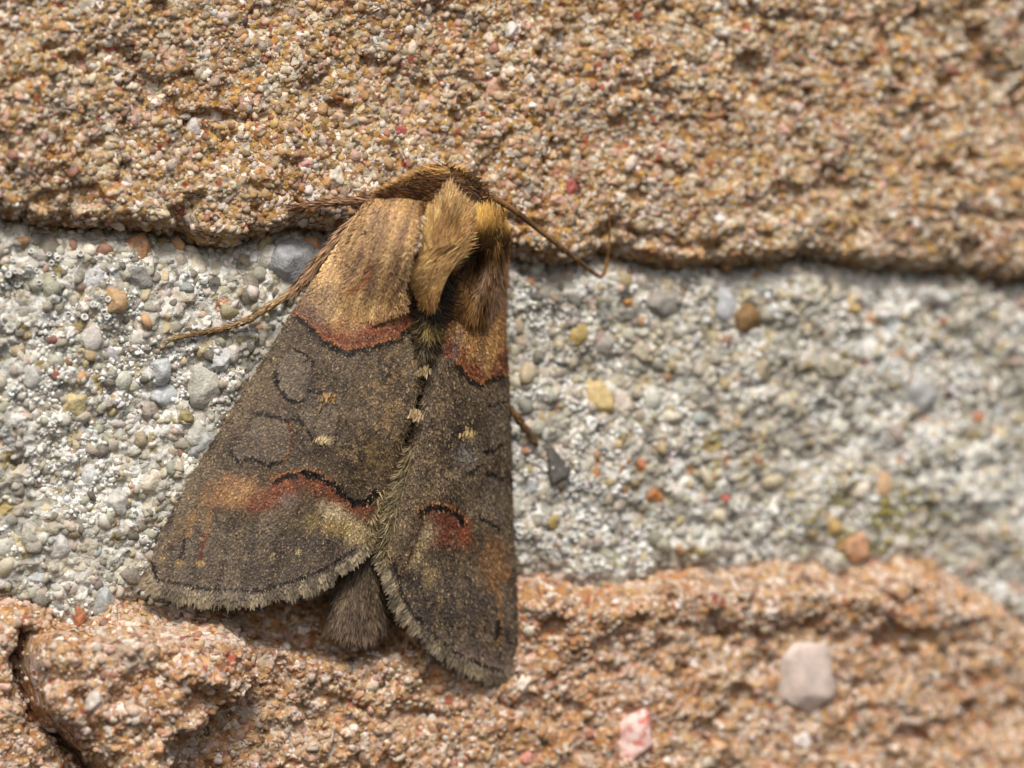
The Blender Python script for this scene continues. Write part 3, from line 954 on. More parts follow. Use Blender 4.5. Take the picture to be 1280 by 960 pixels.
    below = jy > np.interp(jx, [p[0] for p in ARC_L], [p[1] for p in ARC_L])
    c = mix(c, lin([168, 104, 54]), 0.8 * sstep(9, 3, d) * ~below * sstep(430, 415, px))
    band = sstep(34, 8, d + 6 * fbm(px / 9, py / 9, 2, 118)) * below * sstep(330, 352, px) * sstep(474, 462, px)
    c = mix(c, red * 1.05, 0.9 * band)
    c = mix(c, lin([138, 72, 48]), 0.5 * sstep(18, 8, pdist(jx, jy, [(318, 628), (338, 622), (355, 608)])))
    c = blob(c, jx, jy, 420, 640, 21, 10, [196, 178, 142], 0.8, 28, 1.4, 6)
    c = blob(c, jx, jy, 392, 652, 12, 14, [142, 122, 80], 0.6, 10, 1.0, 7)
    c = blob(c, jx, jy, 424, 657, 24, 11, [162, 138, 90], 0.75, 10, .9, 8)
    c = blob(c, jx, jy, 448, 664, 14, 16, [184, 162, 118], 0.75, 0, 1.2, 9)
    c = blob(c, jx, jy, 362, 622, 12, 9, [136, 118, 110], 0.35, 0, .8, 10)
    c = blob(c, jx, jy, 396, 672, 7, 20, [64, 56, 54], 0.6, 0, .8, 17)
    c = line(c, jx, jy, ARC_L, 2.7, BLACK, .97, 10)
    c = line(c, jx, jy, [(380, 589), (397, 593), (412, 602), (424, 611)], 3.2, BLACK, .97, 11)
    # dashes near the tip of the wing
    for k, (a, b_, e) in enumerate((((213, 681), (205, 690), (228, 650)), ((233, 672), (226, 696), (246, 636)), ((257, 668), (251, 697), (262, 640)))):
        c = line(c, jx, jy, [a, e], 3.6, lin([150, 114, 70]), (.3, .6, .4)[k], 12 + k)
        c = line(c, jx, jy, [a, b_], 1.9, lin([40, 24, 16]) if k < 2 else lin([96, 44, 28]), .92, 15 + k)
        c = blob(c, jx, jy, b_[0] - 1, b_[1] + 6, 4, 4, [184, 152, 96], 0.7, 0, .6, 18 + k)
    for k, (x, y) in enumerate(((374, 690), (340, 696), (307, 695), (276, 694))):
        c = blob(c, jx, jy, x, y, 4, 5, [180, 160, 116], (.8, .45, .25, .2)[k], 0, .8, 22 + k)
    # fold lines along the front edge
    c = mix(c, lin([112, 96, 76]), 0.45 * sstep(9, 1, pdist(px, py, [(p[0] + 12, p[1]) for p in CL])) * sstep(400, 440, py))
    tl = [(192, 704), (197, 724), (230, 731), (265, 736), (300, 737), (330, 736), (365, 726), (402, 711), (440, 687)]
    c = line(c, jx, jy, tl, 1.2, lin([28, 22, 18]), .9, 26)
    return c


def col_right(px, py):
    jx = px + 2.0 * fbm(px / 8, py / 8, 2, 121); jy = py + 2.0 * fbm(px / 8, py / 8, 2, 122)
    c = wing_base(px, py, 20)
    c = mix(c, lin([130, 108, 80]), 0.45 * sstep(60, 5, np.abs(px - 545 + (py - 480) * 0.25)) * sstep(420, 460, py) * sstep(-0.2, 0.4, fbm(px / 6, py / 6, 2, 123)))
    c = mix(c, lin([90, 79, 70]), 0.4 * sstep(700, 740, py))
    c = mix(c, lin([62, 56, 54]), 0.4 * sstep(690, 730, py) * sstep(0.2, 0.9, np.sin(px / 4.4 - py / 40)))
    c = mix(c, lin([140, 118, 108]), 0.5 * sstep(26, 4, pdist(px, py, TR)) * sstep(560, 600, px))
    L1 = [(556, 448), (564, 446), (570, 455), (580, 467), (590, 477), (600, 481), (612, 476), (627, 471), (640, 470)]
    f = np.interp(jx, [p[0] for p in L1], [p[1] for p in L1])
    t = f - jy
    streak = fbm(px / 4, py / 40, 3, 124)
    gold = mix(lin([186, 140, 84]), lin([132, 98, 66]), sstep(-0.5, 0.5, streak))
    red = mix(lin([126, 72, 48]), lin([92, 54, 40]), sstep(-0.4, 0.5, fbm(px / 7, py / 7, 2, 125)))
    b = mix(gold, lin([136, 112, 94]), sstep(70, 110, t))
    b = mix(b, red, sstep(46, 16, t + 14 * fbm(px / 8, py / 12, 2, 126) + 18 * sstep(12, 2, np.abs(px - 607))))
    b = mix(b, lin([118, 100, 90]), 0.55 * sstep(7, 3, pdist(jx, jy, [(578, 405), (570, 430), (564, 462)])))
    c = mix(c, b, sstep(-1, 2, t) * sstep(549, 558, px))
    c = line(c, jx, jy + 4, L1[2:], 2.2, lin([158, 104, 58]), .6, 31)
    c = line(c, jx, jy, L1[2:], 2.0, BLACK, .92, 32)
    for k, sp in enumerate(([(612, 507), (621, 503), (632, 503), (634, 540), (625, 556), (611, 562), (606, 535)],
                            [(585, 540), (602, 536), (606, 560), (597, 584), (582, 592), (562, 596), (566, 566)],
                            [(607, 592), (618, 594), (632, 602), (634, 645), (623, 661), (607, 652), (598, 640), (600, 612)])):
        m = sdf(jx, jy, sp)
        c = mix(c, mix(lin([118, 106, 92]), lin([90, 80, 72]), 0.5 + 0.5 * np.sin(m)), (.45, .3, .35)[k] * sstep(-1, 2, m))
    c = line(c, jx, jy, [(612, 507), (621, 503), (630, 502)], 1.2, BLACK, .9, 33)
    c = line(c, jx, jy, [(607, 563), (614, 563), (626, 555)], 1.5, BLACK, .92, 34)
    c = line(c, jx, jy, [(584, 592), (592, 588), (601, 580)], 1.2, BLACK, .9, 35)
    c = line(c, jx, jy, [(606, 592), (615, 593), (625, 597)], 1.5, BLACK, .92, 36)
    c = line(c, jx, jy, [(596, 643), (604, 650), (612, 653), (624, 661)], 1.1, BLACK, .9, 37)
    c = blob(c, jx, jy, 585, 545, 8, 7, [170, 146, 106], .5, 0, .8, 31)
    c = blob(c, jx, jy, 566, 592, 9, 6, [160, 138, 106], .5, 0, .8, 32)
    c = blob(c, jx, jy, 580, 568, 16, 12, [126, 120, 112], .6, 0, .8, 38)
    d = pdist(jx, jy, ARC_R)
    below = jy > np.interp(jx, [p[0] for p in ARC_R], [p[1] for p in ARC_R])
    c = mix(c, lin([174, 116, 62]), .85 * sstep(9, 3, d) * ~below)
    c = blob(c, jx, jy, 556, 660, 27, 22, [108, 60, 42], .85, 25, 1.3, 33)
    c = blob(c, jx, jy, 583, 668, 9, 16, [132, 72, 46], .7, 0, .8, 39)
    c = blob(c, jx, jy, 533, 668, 12, 16, [164, 146, 114], .65, 25, 1.3, 34)
    c = blob(c, jx, jy, 522, 690, 10, 16, [146, 128, 92], .6, 25, 1.3, 35)
    c = blob(c, jx, jy, 535, 720, 9, 14, [150, 126, 82], .5, 10, .8, 36)
    c = blob(c, jx, jy, 515, 722, 13, 12, [54, 46, 42], .75, 0, .8, 40)
    c = blob(c, jx, jy, 618, 706, 19, 34, [132, 94, 58], .7, -12, 1.0, 37)
    c = line(c, jx, jy, [(622, 735), (625, 770), (622, 800)], 3.4, lin([134, 96, 58]), .6, 38)
    c = line(c, jx, jy, [(622, 776), (621, 796)], 1.8, BLACK, .9, 39)
    c = line(c, jx, jy, [(607, 775), (604, 792)], 1.4, lin([60, 40, 26]), .8, 40)
    c = line(c, jx, jy, [(634, 788), (635, 802)], 1.2, BLACK, .8, 41)
    for k, (x, y) in enumerate(((549, 750), (573, 752), (602, 795), (618, 806))):
        c = blob(c, jx, jy, x, y, 4, 5, [170, 148, 108], .25, 0, .8, 42 + k)
    c = line(c, jx, jy, ARC_R, 3.2, BLACK, .97, 42)
    c = line(c, jx, jy, [(529, 642), (521, 670), (509, 702), (499, 716)], 1.1, lin([60, 34, 24]), .85, 43)
    c = line(c, jx, jy, [(488, 696), (497, 715), (500, 738), (517, 766), (543, 795), (578, 819), (628, 840)], 1.2, lin([28, 22, 18]), .9, 44)
    return c


def build_wing(patch, colf, n_scales, label, r):
    V, F = patch.solid(0.03)
    c = colf(patch.px[..., 0].ravel(), patch.px[..., 1].ravel())
    fw = mpart('forewing', V, F, M_WING, None, np.vstack([c, c]))
    fw['label'] = label
    # overlapping scales
    n = n_scales
    s = r.uniform(0, 1, n); w = r.uniform(0, 1, n)
    # even out by area
    A = np.linalg.norm(np.cross(np.gradient(patch.W, axis=0), np.gradient(patch.W, axis=1)), axis=-1)
    i = np.minimum((s * patch.ns).astype(int), patch.ns - 1); j = np.minimum((w * patch.nw).astype(int), patch.nw - 1)
    k = r.uniform(0, 1, n) < A[i, j] / np.percentile(A, 97)
    s, w = s[k], w[k]
    order = np.argsort(s); s, w = s[order], w[order]
    n = len(s)
    q = patch.at(s + 0.005, w, patch.px)
    col = colf(q[:, 0], q[:, 1])
    lum = r.lognormal(0, 0.32, n)[:, None]
    col = col * lum
    glint = r.random(n) < 0.06
    col[glint] = col[glint] * 0.6 + lin([204, 178, 130]) * 0.36  # glints and gold flecks painted into the colour of random scales
    L = r.uniform(0.035, 0.062, n)
    tanv = patch.at(s + 0.02, w) - patch.at(s - 0.02, w)
    sp = np.linalg.norm(tanv, axis=1) / 0.04
    paths, N = fur_paths(patch, s, w, L / np.maximum(sp, 0.5), r.uniform(0.005, 0.02, n), 0, 3, 1.3, r, 0.006)
    paths += N[:, None] * 0.004
    V, F, C = blades(paths, N, r.uniform(0.016, 0.028, n), col * 0.85, col * 1.1, 0.35, r, (0.7, 1.05, 0.55))
    mpart('wing_scales', V, F, M_WING, fw, C, 'stuff')
    return fw


def fringe(parent, patch, w0, w1, n, length, colf, r, s0=1.0, lift=0.02, spread=0.0, name='fringe'):
    """rows of long scales along the outer margin"""
    w = r.uniform(w0, w1, n); s = np.full(n, s0) - r.uniform(0, 0.02, n)
    pos = patch.at(s, w); N = patch.at(s, w, patch.N); N /= np.linalg.norm(N, axis=1)[:, None]
    e = 0.004
    tw = patch.at(s, np.minimum(w + e, 1)) - patch.at(s, np.maximum(w - e, 0))
    tw /= np.linalg.norm(tw, axis=1)[:, None]
    out = np.cross(tw, N)
    ts = patch.at(s, w) - patch.at(s - 0.05, w); ts /= np.linalg.norm(ts, axis=1)[:, None]
    out *= np.sign((out * ts).sum(1))[:, None]
    out = out * 0.8 + ts * 0.35
    out += tw * r.normal(size=n)[:, None] * 0.10 + tw * spread
    out /= np.linalg.norm(out, axis=1)[:, None]
    L = length * (0.84 + 0.13 * np.sin(w * 190) ** 2 + 0.10 * r.normal(size=n)) * (0.8 + 0.25 * fbm(w * 30, w * 0, 2, 141))
    k = 5; t = np.linspace(0, 1, k)
    lf = r.uniform(-0.6, 1.0, n) * lift
    paths = pos[:, None] + out[:, None] * (L[:, None] * t)[..., None] + N[:, None] * (lf[:, None] * t ** 1.5)[..., None] \
        - N[:, None] * (0.06 * L[:, None] * t ** 2)[..., None]
    c0, c1 = colf(w, r)
    V, F, C = blades(paths, N, r.uniform(0.016, 0.030, n), c0, c1, 0.4, r, (0.8, 1, 1, 0.9, 0.35))
    return mpart(name, V, F, M_FUR, parent, C, 'stuff')


def fr_col(w, r):
    n = len(w)
    p = sstep(-0.2, 0.3, fbm(w * 26, w * 0 + 2, 2, 142))
    a = mix(lin([116, 102, 82]), lin([166, 146, 110]), p) * r.lognormal(0, .2, n)[:, None]
    b = mix(lin([104, 93, 78]), lin([160, 146, 122]), p * .7) * r.lognormal(0, .25, n)[:, None]
    return a, b


r = np.random.default_rng(23)
fwl = build_wing(PL, col_left, 100000, 'broad grey brown forewing with gold and rust red base patch, facing the viewer', r)
fwr = build_wing(PR, col_right, 62000, 'narrower foreshortened forewing on the right with black arc', r)
fringe(fwl, PL, 0.0, 0.985, 3000, 0.235, fr_col, r)
fringe(fwl, PL, 0.0, 0.99, 2200, 0.16, fr_col, r, 0.995, 0.04, name='inner_fringe')
fringe(fwr, PR, 0.0, 1.0, 2400, 0.24, fr_col, r)
fringe(fwr, PR, 0.0, 1.0, 1700, 0.17, fr_col, r, 0.995, 0.04, name='inner_fringe')


def seam_hair(parent, patch, s0, s1, n, length, out, cola, colb, r, name='seam_hair'):
    """hair along the inner edge of a wing (w = 1)"""
    s = r.uniform(s0, s1, n); w = 1 - r.uniform(0, 0.06, n)
    pos = patch.at(s, w); N = patch.at(s, w, patch.N); N /= np.linalg.norm(N, axis=1)[:, None]
    ts = patch.at(np.minimum(s + .02, 1), w) - patch.at(s - .02, w); ts /= np.linalg.norm(ts, axis=1)[:, None]
    tw = patch.at(s, w) - patch.at(s, w - 0.04); tw /= np.linalg.norm(tw, axis=1)[:, None]
    dirv = ts * r.uniform(.6, 1.1, n)[:, None] + tw * (out * r.uniform(.1, 1.0, n))[:, None] + N * r.uniform(-.1, .35, n)[:, None]
    dirv += r.normal(size=(n, 3)) * .28
    dirv /= np.linalg.norm(dirv, axis=1)[:, None]
    L = length * r.uniform(.6, 1.2, n)
    t = np.linspace(0, 1, 5)
    paths = pos[:, None] + dirv[:, None] * (L[:, None] * t)[..., None] - N[:, None] * (0.25 * L[:, None] * t ** 2)[..., None]
    c = mix(lin(cola), lin(colb), r.random(n)) * r.lognormal(0, .22, n)[:, None]
    V, F, C = blades(paths, N, r.uniform(.010, .018, n), c * .8, c * 1.1, .8, r)
    return mpart(name, V, F, M_FUR, parent, C, 'stuff')


seam_hair(fwr, PR, 0.60, 1.0, 1500, 0.19, 0.8, [160, 142, 106], [100, 86, 62], r)
seam_hair(fwl, PL, 0.80, 1.0, 900, 0.15, 0.7, [168, 148, 110], [110, 92, 66], r)
seam_hair(fwl, PL, 0.25, 0.8, 500, 0.13, 0.7, [120, 100, 70], [70, 60, 50], r)
seam_hair(fwr, PR, 0.25, 0.62, 400, 0.13, 0.6, [110, 92, 66], [64, 54, 46], r)


# ---- body: one continuous lofted mesh from head to tail
AX = np.array([(566, 214, 0.62, 6), (565, 224, 0.66, 22), (562, 240, 0.68, 32), (560, 258, 0.70, 38), (553, 285, 0.70, 42),
               (545, 320, 0.68, 42), (538, 360, 0.68, 42), (532, 410, 0.62, 40), (520, 470, 0.50, 36), (505, 540, 0.42, 34),
               (488, 610, 0.34, 30), (470, 680, 0.28, 26), (458, 730, 0.26, 24), (450, 765, 0.26, 20), (447, 785, 0.26, 12), (446, 792, .26, 3)], float)
ax = resample(AX, 60)
cen = P(ax[:, 0], ax[:, 1], ax[:, 2])
tg = np.gradient(cen, axis=0); tg /= np.linalg.norm(tg, axis=1)[:, None]
sd = np.cross(tg, np.array([0, -1.0, 0])); sd /= np.linalg.norm(sd, axis=1)[:, None]
nm = np.cross(sd, tg)
ph = np.linspace(0, 2 * math.pi, 33)[:-1]
rr = ax[:, 3] / 100
V = cen[:, None] + sd[:, None] * (rr[:, None] * np.cos(ph))[..., None] + nm[:, None] * (0.85 * rr[:, None] * np.sin(ph))[..., None]
V = V.reshape(-1, 3)
idx = np.arange(60 * 32).reshape(60, 32)
F = np.stack([idx[:-1], idx[1:], np.roll(idx, -1, 1)[1:], np.roll(idx, -1, 1)[:-1]], -1).reshape(-1, 4)
tt = np.repeat(np.linspace(0, 1, 60), 32)
C = mix(lin([96, 66, 38]), lin([92, 74, 56]), sstep(0.3, 0.6, tt))
body = mpart('body', V, F, M_SKIN, None, C)


def fur(name, patch, n, length, lift, width, colf, parent, r, dw=0.0, smax=1.0, roll=0.7, under=True, tipgain=1.25, wob=0.03, curl=1.5, k=5, thick=0.08, under_gain=0.75, clumpy=.5, keep=None):
    if under:
        V, F = patch.solid(thick)
        c = colf(patch.px[..., 0].ravel(), patch.px[..., 1].ravel()) * under_gain
        mpart(name + '_pad', V, F, M_FUR, parent, np.vstack([c, c]))
    s = r.uniform(-0.06, smax, n); w = r.uniform(0, 1, n)
    if keep is not None:
        kk = keep(s, w); s, w = s[kk], w[kk]; n = len(s)
    q = patch.at(s, w, patch.px)
    clump = 1 - clumpy / 2 + clumpy * sstep(-.4, .4, vnoise(w * 26 + s * 2, s * 3, 0, 151))
    c = colf(q[:, 0], q[:, 1]) * r.lognormal(0, .2, n)[:, None] * clump[:, None]
    L = length * r.uniform(.6, 1.25, n)
    dwv = dw(s, w) if callable(dw) else dw
    dwv = dwv + 0.05 * vnoise(w * 12, s * 4, 0, 152)
    lf = lift(s, w) if callable(lift) else np.full(n, lift)
    paths, N = fur_paths(patch, s, w, L, lf * r.uniform(.3, 1.3, n), dwv, k, curl, r, wob)
    V, F, C = blades(paths, N, width * r.uniform(.7, 1.3, n), c * .7, np.clip(c * tipgain, 0, .9), roll, r, (.8, 1, .9, .6, .1))
    return mpart(name, V, F, M_FUR, parent, C, 'stuff')


# shoulder plate on the left, merging into the wing
def wing_depth(patch, px, py):
    A = patch.px.reshape(-1, 2)[::3]; dd = patch.d.ravel()[::3]
    out = np.empty(px.size)
    for i, (x, y) in enumerate(zip(px.ravel(), py.ravel())):
        q = (A[:, 0] - x) ** 2 + (A[:, 1] - y) ** 2
        k = np.argpartition(q, 6)[:6]
        ww = 1 / (q[k] + 4)
        out[i] = (dd[k] * ww).sum() / ww.sum()
    return out.reshape(px.shape)


def d_teg(s, w, px, py):
    return wing_depth(PL, px, py) - 0.035 + (0.12 + 0.42 * w ** 0.9) * (1 - sstep(0.3, 1.0, s) * (1 - .25 * w)) * sstep(-0.1, 0.25, w) \
        + 0.05 * np.sin(math.pi * w) * np.sin(math.pi * s) + 0.015 * fbm(px / 16, py / 30, 2, 161) - 0.35 * np.clip(1 - s / .16, 0, 1) ** 2


P_TEG = Patch([(458, 250), (447, 268), (426, 302), (408, 334), (396, 366)], [(531, 254), (524, 280), (520, 302), (509, 330), (501, 360), (506, 388)],
              [(458, 250), (470, 244), (498, 243), (518, 248), (531, 254)], [(396, 366), (430, 398), (470, 402), (506, 388)], d_teg, 60, 60)
fur('shoulder_scales', P_TEG, 15000, 0.06, lambda s, w: 0.02 + 0.05 * sstep(.85, 1, w), 0.022, col_left, body, r, dw=lambda s, w: 0.03 * (w - .5), smax=0.97, wob=.015, under_gain=0.95, tipgain=1.08, thick=.04, clumpy=.35)
# ragged pale edge
n = 260
s = r.uniform(.1, .95, n); w = np.ones(n) - r.uniform(0, .04, n)
N = P_TEG.at(s, w, P_TEG.N)
tw = P_TEG.at(s, np.ones(n)) - P_TEG.at(s, np.ones(n) - .05); tw /= np.linalg.norm(tw, axis=1)[:, None]
ts = P_TEG.at(s + .03, w) - P_TEG.at(s, w); ts /= np.linalg.norm(ts, axis=1)[:, None]
L = r.uniform(.05, .13, n)
dv = tw * r.uniform(.1, .9, n)[:, None] + ts * .8 + N * .3
paths = P_TEG.at(s, w)[:, None] + dv[:, None] * (L[:, None] * np.linspace(0, 1, 4))[..., None]
c = mix(lin([206, 180, 140]), lin([224, 212, 196]), r.random(n)) * r.lognormal(0, .15, n)[:, None]
V, F, C = blades(paths, N, r.uniform(.02, .04, n), c * .8, c, .6, r)
mpart('shoulder_edge_scales', V, F, M_FUR, body, C, 'stuff')


# central fan of golden hair
def d_fan(s, w, px, py):
    return 1.72 - 0.42 * s ** 0.9 + 0.16 * np.sin(math.pi * w) - 0.16 * (1 - w) * (1 - .3 * s) - 0.10 * w * s + 0.015 * np.sin(w * 22)


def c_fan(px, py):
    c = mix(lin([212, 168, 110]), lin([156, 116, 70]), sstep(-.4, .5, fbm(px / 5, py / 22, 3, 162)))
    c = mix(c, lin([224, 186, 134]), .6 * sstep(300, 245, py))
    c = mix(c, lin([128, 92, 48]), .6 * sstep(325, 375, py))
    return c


P_FAN = Patch([(520, 356), (519, 312), (528, 268)], [(560, 350), (580, 304), (594, 266)],
              [(520, 356), (540, 366), (560, 350)], [(528, 268), (544, 250), (560, 234), (577, 250), (594, 266)],
              lambda s, w, px, py: 1.62 - .24 * s ** 1.5 - .38 * np.clip(1 - s / .42, 0, 1) ** 1.5 + .14 * np.sin(math.pi * w) - .14 * (1 - w) - .08 * w + .015 * np.sin(w * 22), 60, 60)
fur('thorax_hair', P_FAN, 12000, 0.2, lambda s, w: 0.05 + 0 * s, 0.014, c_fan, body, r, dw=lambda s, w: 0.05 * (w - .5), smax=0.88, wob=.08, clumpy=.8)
P_FAN2 = Patch([(582, 300), (562, 300), (542, 304), (528, 312)], [(556, 350), (547, 362), (538, 369), (528, 370)],
               [(582, 300), (574, 326), (556, 350)], [(528, 312), (519, 340), (528, 370)],
               lambda s, w, px, py: 1.69 - .16 * w - .16 * s ** 2 + .05 * np.sin(3.1 * s), 50, 50)
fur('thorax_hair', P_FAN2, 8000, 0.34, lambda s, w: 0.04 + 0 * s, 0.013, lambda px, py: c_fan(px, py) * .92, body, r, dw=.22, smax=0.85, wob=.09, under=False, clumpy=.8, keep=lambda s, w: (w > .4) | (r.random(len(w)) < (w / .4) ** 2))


# right shoulder tuft with a dark hollow
def d_tr(s, w, px, py):
    d = 1.38 - 0.36 * s + 0.10 * np.sin(math.pi * s)
    d = d - 0.75 * sstep(.5, 1.0, w) ** 1.2 - 0.15 * (1 - w) ** 2
    d -= 0.40 * np.exp(-((px - 598) / 15) ** 2 - ((py - 326) / 30) ** 2)
    return d


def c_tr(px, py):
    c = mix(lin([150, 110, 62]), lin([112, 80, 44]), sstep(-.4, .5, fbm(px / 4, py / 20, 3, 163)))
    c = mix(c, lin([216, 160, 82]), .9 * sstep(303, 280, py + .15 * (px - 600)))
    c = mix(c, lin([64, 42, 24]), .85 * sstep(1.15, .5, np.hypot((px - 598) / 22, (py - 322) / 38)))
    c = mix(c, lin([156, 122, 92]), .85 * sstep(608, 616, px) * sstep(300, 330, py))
    c = mix(c, lin([158, 128, 104]), .3 * sstep(6, 2, pdist(px, py, [(612, 318), (606, 345), (600, 375)])))
    return c


P_TR = Patch([(593, 268), (588, 295), (580, 322), (568, 350), (556, 372)], [(630, 270), (635, 292), (633, 330), (631, 365), (630, 402)],
             [(593, 268), (611, 264), (630, 270)], [(556, 372), (578, 388), (605, 398), (630, 402)], d_tr, 60, 60)
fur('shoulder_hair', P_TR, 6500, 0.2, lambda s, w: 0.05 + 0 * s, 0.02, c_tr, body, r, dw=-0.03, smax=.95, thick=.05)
# upright golden brush on top of that tuft
P_BR = Patch([(588, 316), (591, 290), (593, 268)], [(633, 322), (635, 292), (630, 271)], [(588, 316), (612, 308), (633, 322)],
             [(593, 268), (612, 263), (630, 271)], lambda s, w, px, py: 1.16 + .42 * s - .26 * s ** 2 - .5 * sstep(.55, 1, w) + .06 * np.sin(w * 3.1), 30, 30)
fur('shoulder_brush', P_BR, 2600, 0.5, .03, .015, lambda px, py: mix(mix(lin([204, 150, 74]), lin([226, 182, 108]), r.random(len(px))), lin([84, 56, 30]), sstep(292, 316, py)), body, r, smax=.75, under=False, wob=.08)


# dark crest along the seam behind the thorax
def c_cr(px, py):
    c = mix(lin([40, 32, 26]), lin([120, 98, 56]), sstep(.0, .5, fbm(px / 7, py / 9, 2, 164)))
    c = mix(c, lin([168, 142, 80]), .65 * sstep(14, 4, np.hypot(px - 538, py - 410)))
    c = mix(c, lin([112, 94, 66]), .8 * sstep(420, 450, py))
    return mix(c, lin([24, 20, 18]), .85 * sstep(17, 6, np.hypot((px - 550), (py - 352) * .7)))


P_CR = Patch([(536, 352), (528, 385), (525, 415), (524, 440)], [(564, 342), (552, 385), (546, 415), (541, 440)], [(536, 352), (551, 344), (564, 342)],
             [(524, 440), (532, 444), (541, 440)], lambda s, w, px, py: 1.26 - .16 * s + .07 * np.sin(math.pi * w), 40, 24)
fur('back_crest', P_CR, 1300, 0.13, .06, .016, c_cr, body, r, wob=.5, curl=1.0, under_gain=.7)
# small pale tufts on the seam
for (x, y, k, a, b) in ((530, 462, 40, [196, 170, 122], [120, 104, 80]), (519, 516, 50, [208, 180, 136], [150, 120, 84]), (585, 539, 16, [196, 166, 112], [140, 114, 72]),
                        (405, 546, 40, [224, 204, 160], [170, 140, 96]), (540, 408, 120, [190, 160, 88], [110, 92, 50]), (410, 494, 16, [190, 150, 96], [140, 110, 70])):
    dd = {585: .98, 405: .95, 410: 1.0}.get(x, 1.14)
    base = P(x + r.normal(size=k) * 5, y + r.normal(size=k) * 3, np.full(k, dd))
    dv = np.stack([r.normal(size=k) * .22 - .25, -r.uniform(.1, .4, k), -r.uniform(.5, 1, k)], 1)
    L = r.uniform(.05, .11, k)
    paths = base[:, None] + dv[:, None] * (L[:, None] * np.linspace(0, 1, 4))[..., None]
    c = mix(lin(a), lin(b), r.random(k))
    V, F, C = blades(paths, np.tile([[0, -1., 0]], (k, 1)) + r.normal(size=(k, 3)) * .2, r.uniform(.015, .03, k), c * .7, c, .8, r)
    mpart('scale_tuft', V, F, M_FUR, fwl if x in (405, 410) else fwr if x == 585 else body, C, 'stuff')


# head and collar crest: dark brown roof with gold hairs
def c_hd(px, py):
    c = mix(lin([82, 52, 28]), lin([54, 34, 20]), sstep(-.3, .4, fbm(px / 6, py / 6, 2, 165)))
    c = mix(c, lin([186, 142, 80]), .85 * sstep(7, 2, pdist(px, py, [(486, 238), (520, 223), (548, 212), (562, 214)])))
    c = mix(c, lin([150, 108, 58]), .4 * sstep(.25, .5, fbm(px / 3, py / 3, 2, 166)))
    return c


P_HL = Patch([(556, 208), (520, 221), (484, 239)], [(562, 240), (540, 250), (500, 246)], [(556, 208), (562, 222), (562, 240)], [(484, 239), (490, 244), (500, 246)],
             lambda s, w, px, py: 1.18 + .22 * w - .25 * s + .05 * np.sin(math.pi * w), 40, 24)
fur('head_hair', P_HL, 2600, .26, .10, .02, c_hd, body, r, dw=-.05, wob=.12)
P_HR = Patch([(556, 208), (583, 220), (602, 240), (616, 264)], [(561, 238), (578, 248), (594, 264), (606, 272)], [(556, 208), (562, 222), (561, 238)], [(616, 264), (612, 268), (606, 272)],
             lambda s, w, px, py: 1.02 + .20 * w - .15 * s + .05 * np.sin(math.pi * w), 40, 24)
fur('head_hair', P_HR, 2600, .22, .10, .02, c_hd, body, r, dw=-.04, wob=.12)
# short bristles along the top of the head
n = 420
a = resample([(488, 240), (520, 224), (555, 209), (585, 221), (602, 240), (614, 262)], n)
base = P(a[:, 0] + r.normal(size=n) * 3, a[:, 1] + r.uniform(0, 6, n), np.full(n, 1.15))
dv = np.stack([r.normal(size=n) * .6, -r.uniform(.1, .6, n), r.uniform(.2, 1, n)], 1)
paths = base[:, None] + dv[:, None] * (r.uniform(.05, .13, n)[:, None] * np.linspace(0, 1, 4))[..., None]
c = mix(lin([170, 126, 70]), lin([58, 38, 24]), r.random(n) ** .5)
V, F, C = blades(paths, np.tile([[0, -1., .2]], (n, 1)), r.uniform(.014, .026, n), c * .8, c * 1.1, .9, r)
mpart('head_bristles', V, F, M_FUR, body, C, 'stuff')

# tail of the abdomen
def c_tail(px, py):
    c = mix(lin([114, 96, 76]), lin([74, 60, 48]), sstep(-.4, .5, fbm(px / 5, py / 22, 3, 167)))
    return mix(c, lin([90, 78, 56]), .5 * sstep(740, 700, py))


P_TL = Patch([(442, 640), (426, 705), (412, 750), (409, 776)], [(494, 640), (488, 705), (486, 750), (487, 780)], [(442, 640), (468, 638), (494, 640)],
             [(409, 776), (428, 788), (456, 793), (487, 780)], lambda s, w, px, py: .28 + .22 * np.sin(math.pi * w) ** .7 + .0 * s, 40, 30)
fur('tail_hair', P_TL, 5200, .15, .06, .019, c_tail, body, r, smax=.97, wob=.06)


# ---- legs and antenna
def tube(pts, rad, sides=10, n=40, seed=0, knots=()):
    a = resample(pts, n)
    rd = np.interp(np.linspace(0, 1, n), np.linspace(0, 1, len(rad)), rad)
    for kt in knots:
        rd = rd * (1 + .25 * np.exp(-((np.linspace(0, 1, n) - kt) / .02) ** 2))
    rd[0] *= .3; rd[-1] *= .3
    c = P(a[:, 0], a[:, 1], a[:, 2])
    t = np.gradient(c, axis=0); t /= np.linalg.norm(t, axis=1)[:, None]
    u = np.cross(t, [0, -1., .01]); u /= np.linalg.norm(u, axis=1)[:, None]
    v = np.cross(u, t)
    ph = np.linspace(0, 2 * math.pi, sides + 1)[:-1]
    V = c[:, None] + u[:, None] * (rd[:, None] * np.cos(ph))[..., None] + v[:, None] * (rd[:, None] * np.sin(ph))[..., None]
    idx = np.arange(n * sides).reshape(n, sides)
    F = np.stack([idx[:-1], idx[1:], np.roll(idx, -1, 1)[1:], np.roll(idx, -1, 1)[:-1]], -1).reshape(-1, 4)
    return V.reshape(-1, 3), F, c, t, u, v, rd


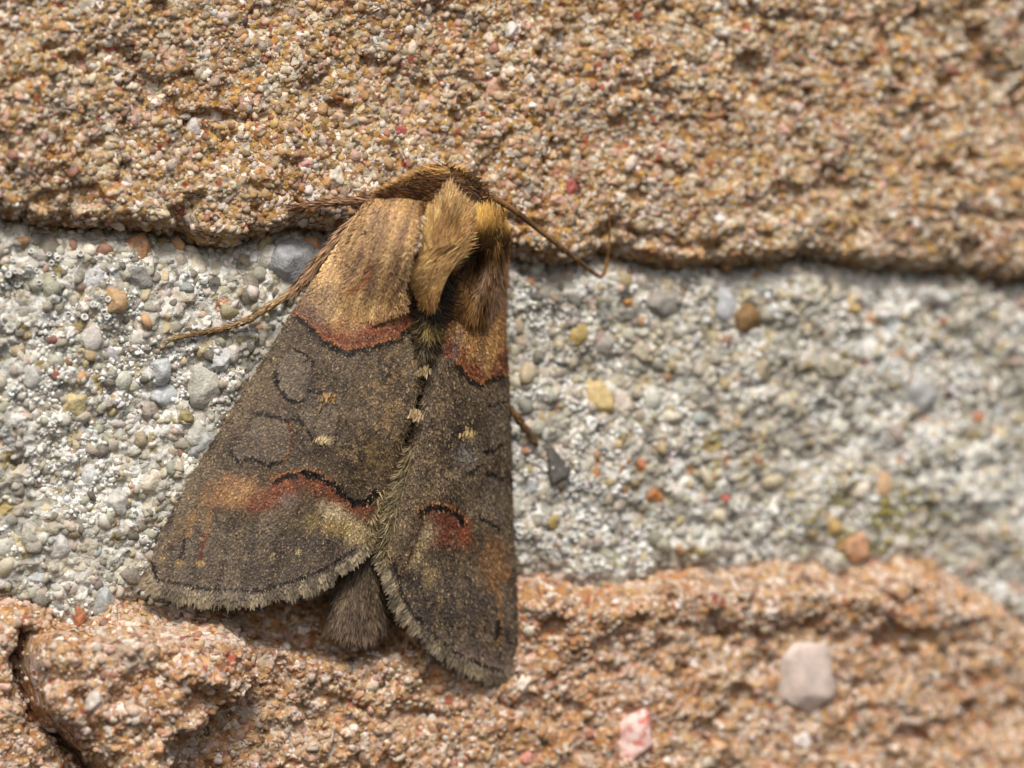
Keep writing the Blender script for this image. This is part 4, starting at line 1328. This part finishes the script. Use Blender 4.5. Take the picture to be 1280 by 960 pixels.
def leg(name, pts, rad, cola, colb, n_hair, hair, label=None, knots=(), flare=None):
    V, F, c, t, u, v, rd = tube(pts, rad, knots=knots)
    k = len(V)
    cc = mix(lin(cola), lin(colb), sstep(-.3, .3, vnoise(np.repeat(np.linspace(0, 30, len(c)), 10), np.zeros(k), 0, 171)))
    o = mpart(name, V, F, M_SKIN, None, cc)
    if label:
        o['label'] = label
    if n_hair:
        i = r.integers(0, len(c) - 1, n_hair); a = r.uniform(0, 2 * math.pi, n_hair)
        nr = u[i] * np.cos(a)[:, None] + v[i] * np.sin(a)[:, None]
        base = c[i] + (c[i + 1] - c[i]) * r.random(n_hair)[:, None] + nr * rd[i][:, None] * .9
        fl = r.uniform(.1, .35, n_hair)
        dv = t[i] + nr * fl[:, None]
        L = hair * r.uniform(.6, 1.3, n_hair)
        paths = base[:, None] + dv[:, None] * (L[:, None] * np.linspace(0, 1, 4))[..., None]
        ch = mix(lin(cola), lin(colb), r.random(n_hair)) * r.lognormal(0, .25, n_hair)[:, None]
        V, F, C = blades(paths, nr, r.uniform(.014, .024, n_hair), ch * .8, ch * 1.2, .6, r)
        mpart('leg_hair', V, F, M_FUR, o, C, 'stuff')
    return o


leg('leg', [(470, 252, .75), (440, 251, .62), (415, 253, .52), (390, 256, .46), (366, 259, .42)], [.05, .046, .042, .036, .026], [158, 120, 88], [112, 84, 62], 500, .10, 'short reddish brown front leg against the upper brick')
leg('upper_leg', [(452, 268, .80), (430, 292, .72), (405, 320, .62), (385, 345, .54), (371, 361, .48)], [.062, .062, .056, .05, .04], [182, 144, 106], [130, 100, 76], 900, .16, 'hairy upper segment of the outstretched leg beside the broad wing')
leg('lower_leg', [(376, 357, .47), (358, 370, .40), (340, 381, .32), (312, 399, .22), (276, 412, .16), (247, 416, .14), (225, 421, .13), (207, 427, .12), (206, 433, .10)],
    [.044, .042, .040, .036, .032, .026, .022, .019, .014], [188, 158, 112], [118, 92, 66], 700, .07, 'thin banded lower leg stretched over the pale mortar', knots=(.22, .45, .62, .75, .87))
leg('leg', [(630, 505, .32), (645, 520, .24), (658, 538, .17), (672, 556, .12)], [.05, .046, .042, .025], [132, 100, 62], [88, 66, 44], 160, .06, 'small brown leg tip poking out behind the right wing')
leg('antenna', [(590, 236, 1.0), (615, 246, .95), (642, 262, .88), (677, 290, .74), (705, 312, .60), (730, 332, .44), (750, 347, .30)], [.044, .040, .036, .034, .030, .028, .026], [140, 104, 62], [96, 70, 42], 160, .03, 'thin golden brown feeler reaching to the mortar edge')
leg('antenna_tip', [(748, 348, .30), (755, 343, .33), (759, 325, .38), (762, 302, .44), (762, 280, .50), (761, 262, .54)], [.028, .022, .018, .016, .014, .010], [156, 112, 64], [112, 80, 44], 0, 0, 'bent up thread thin end of the feeler')
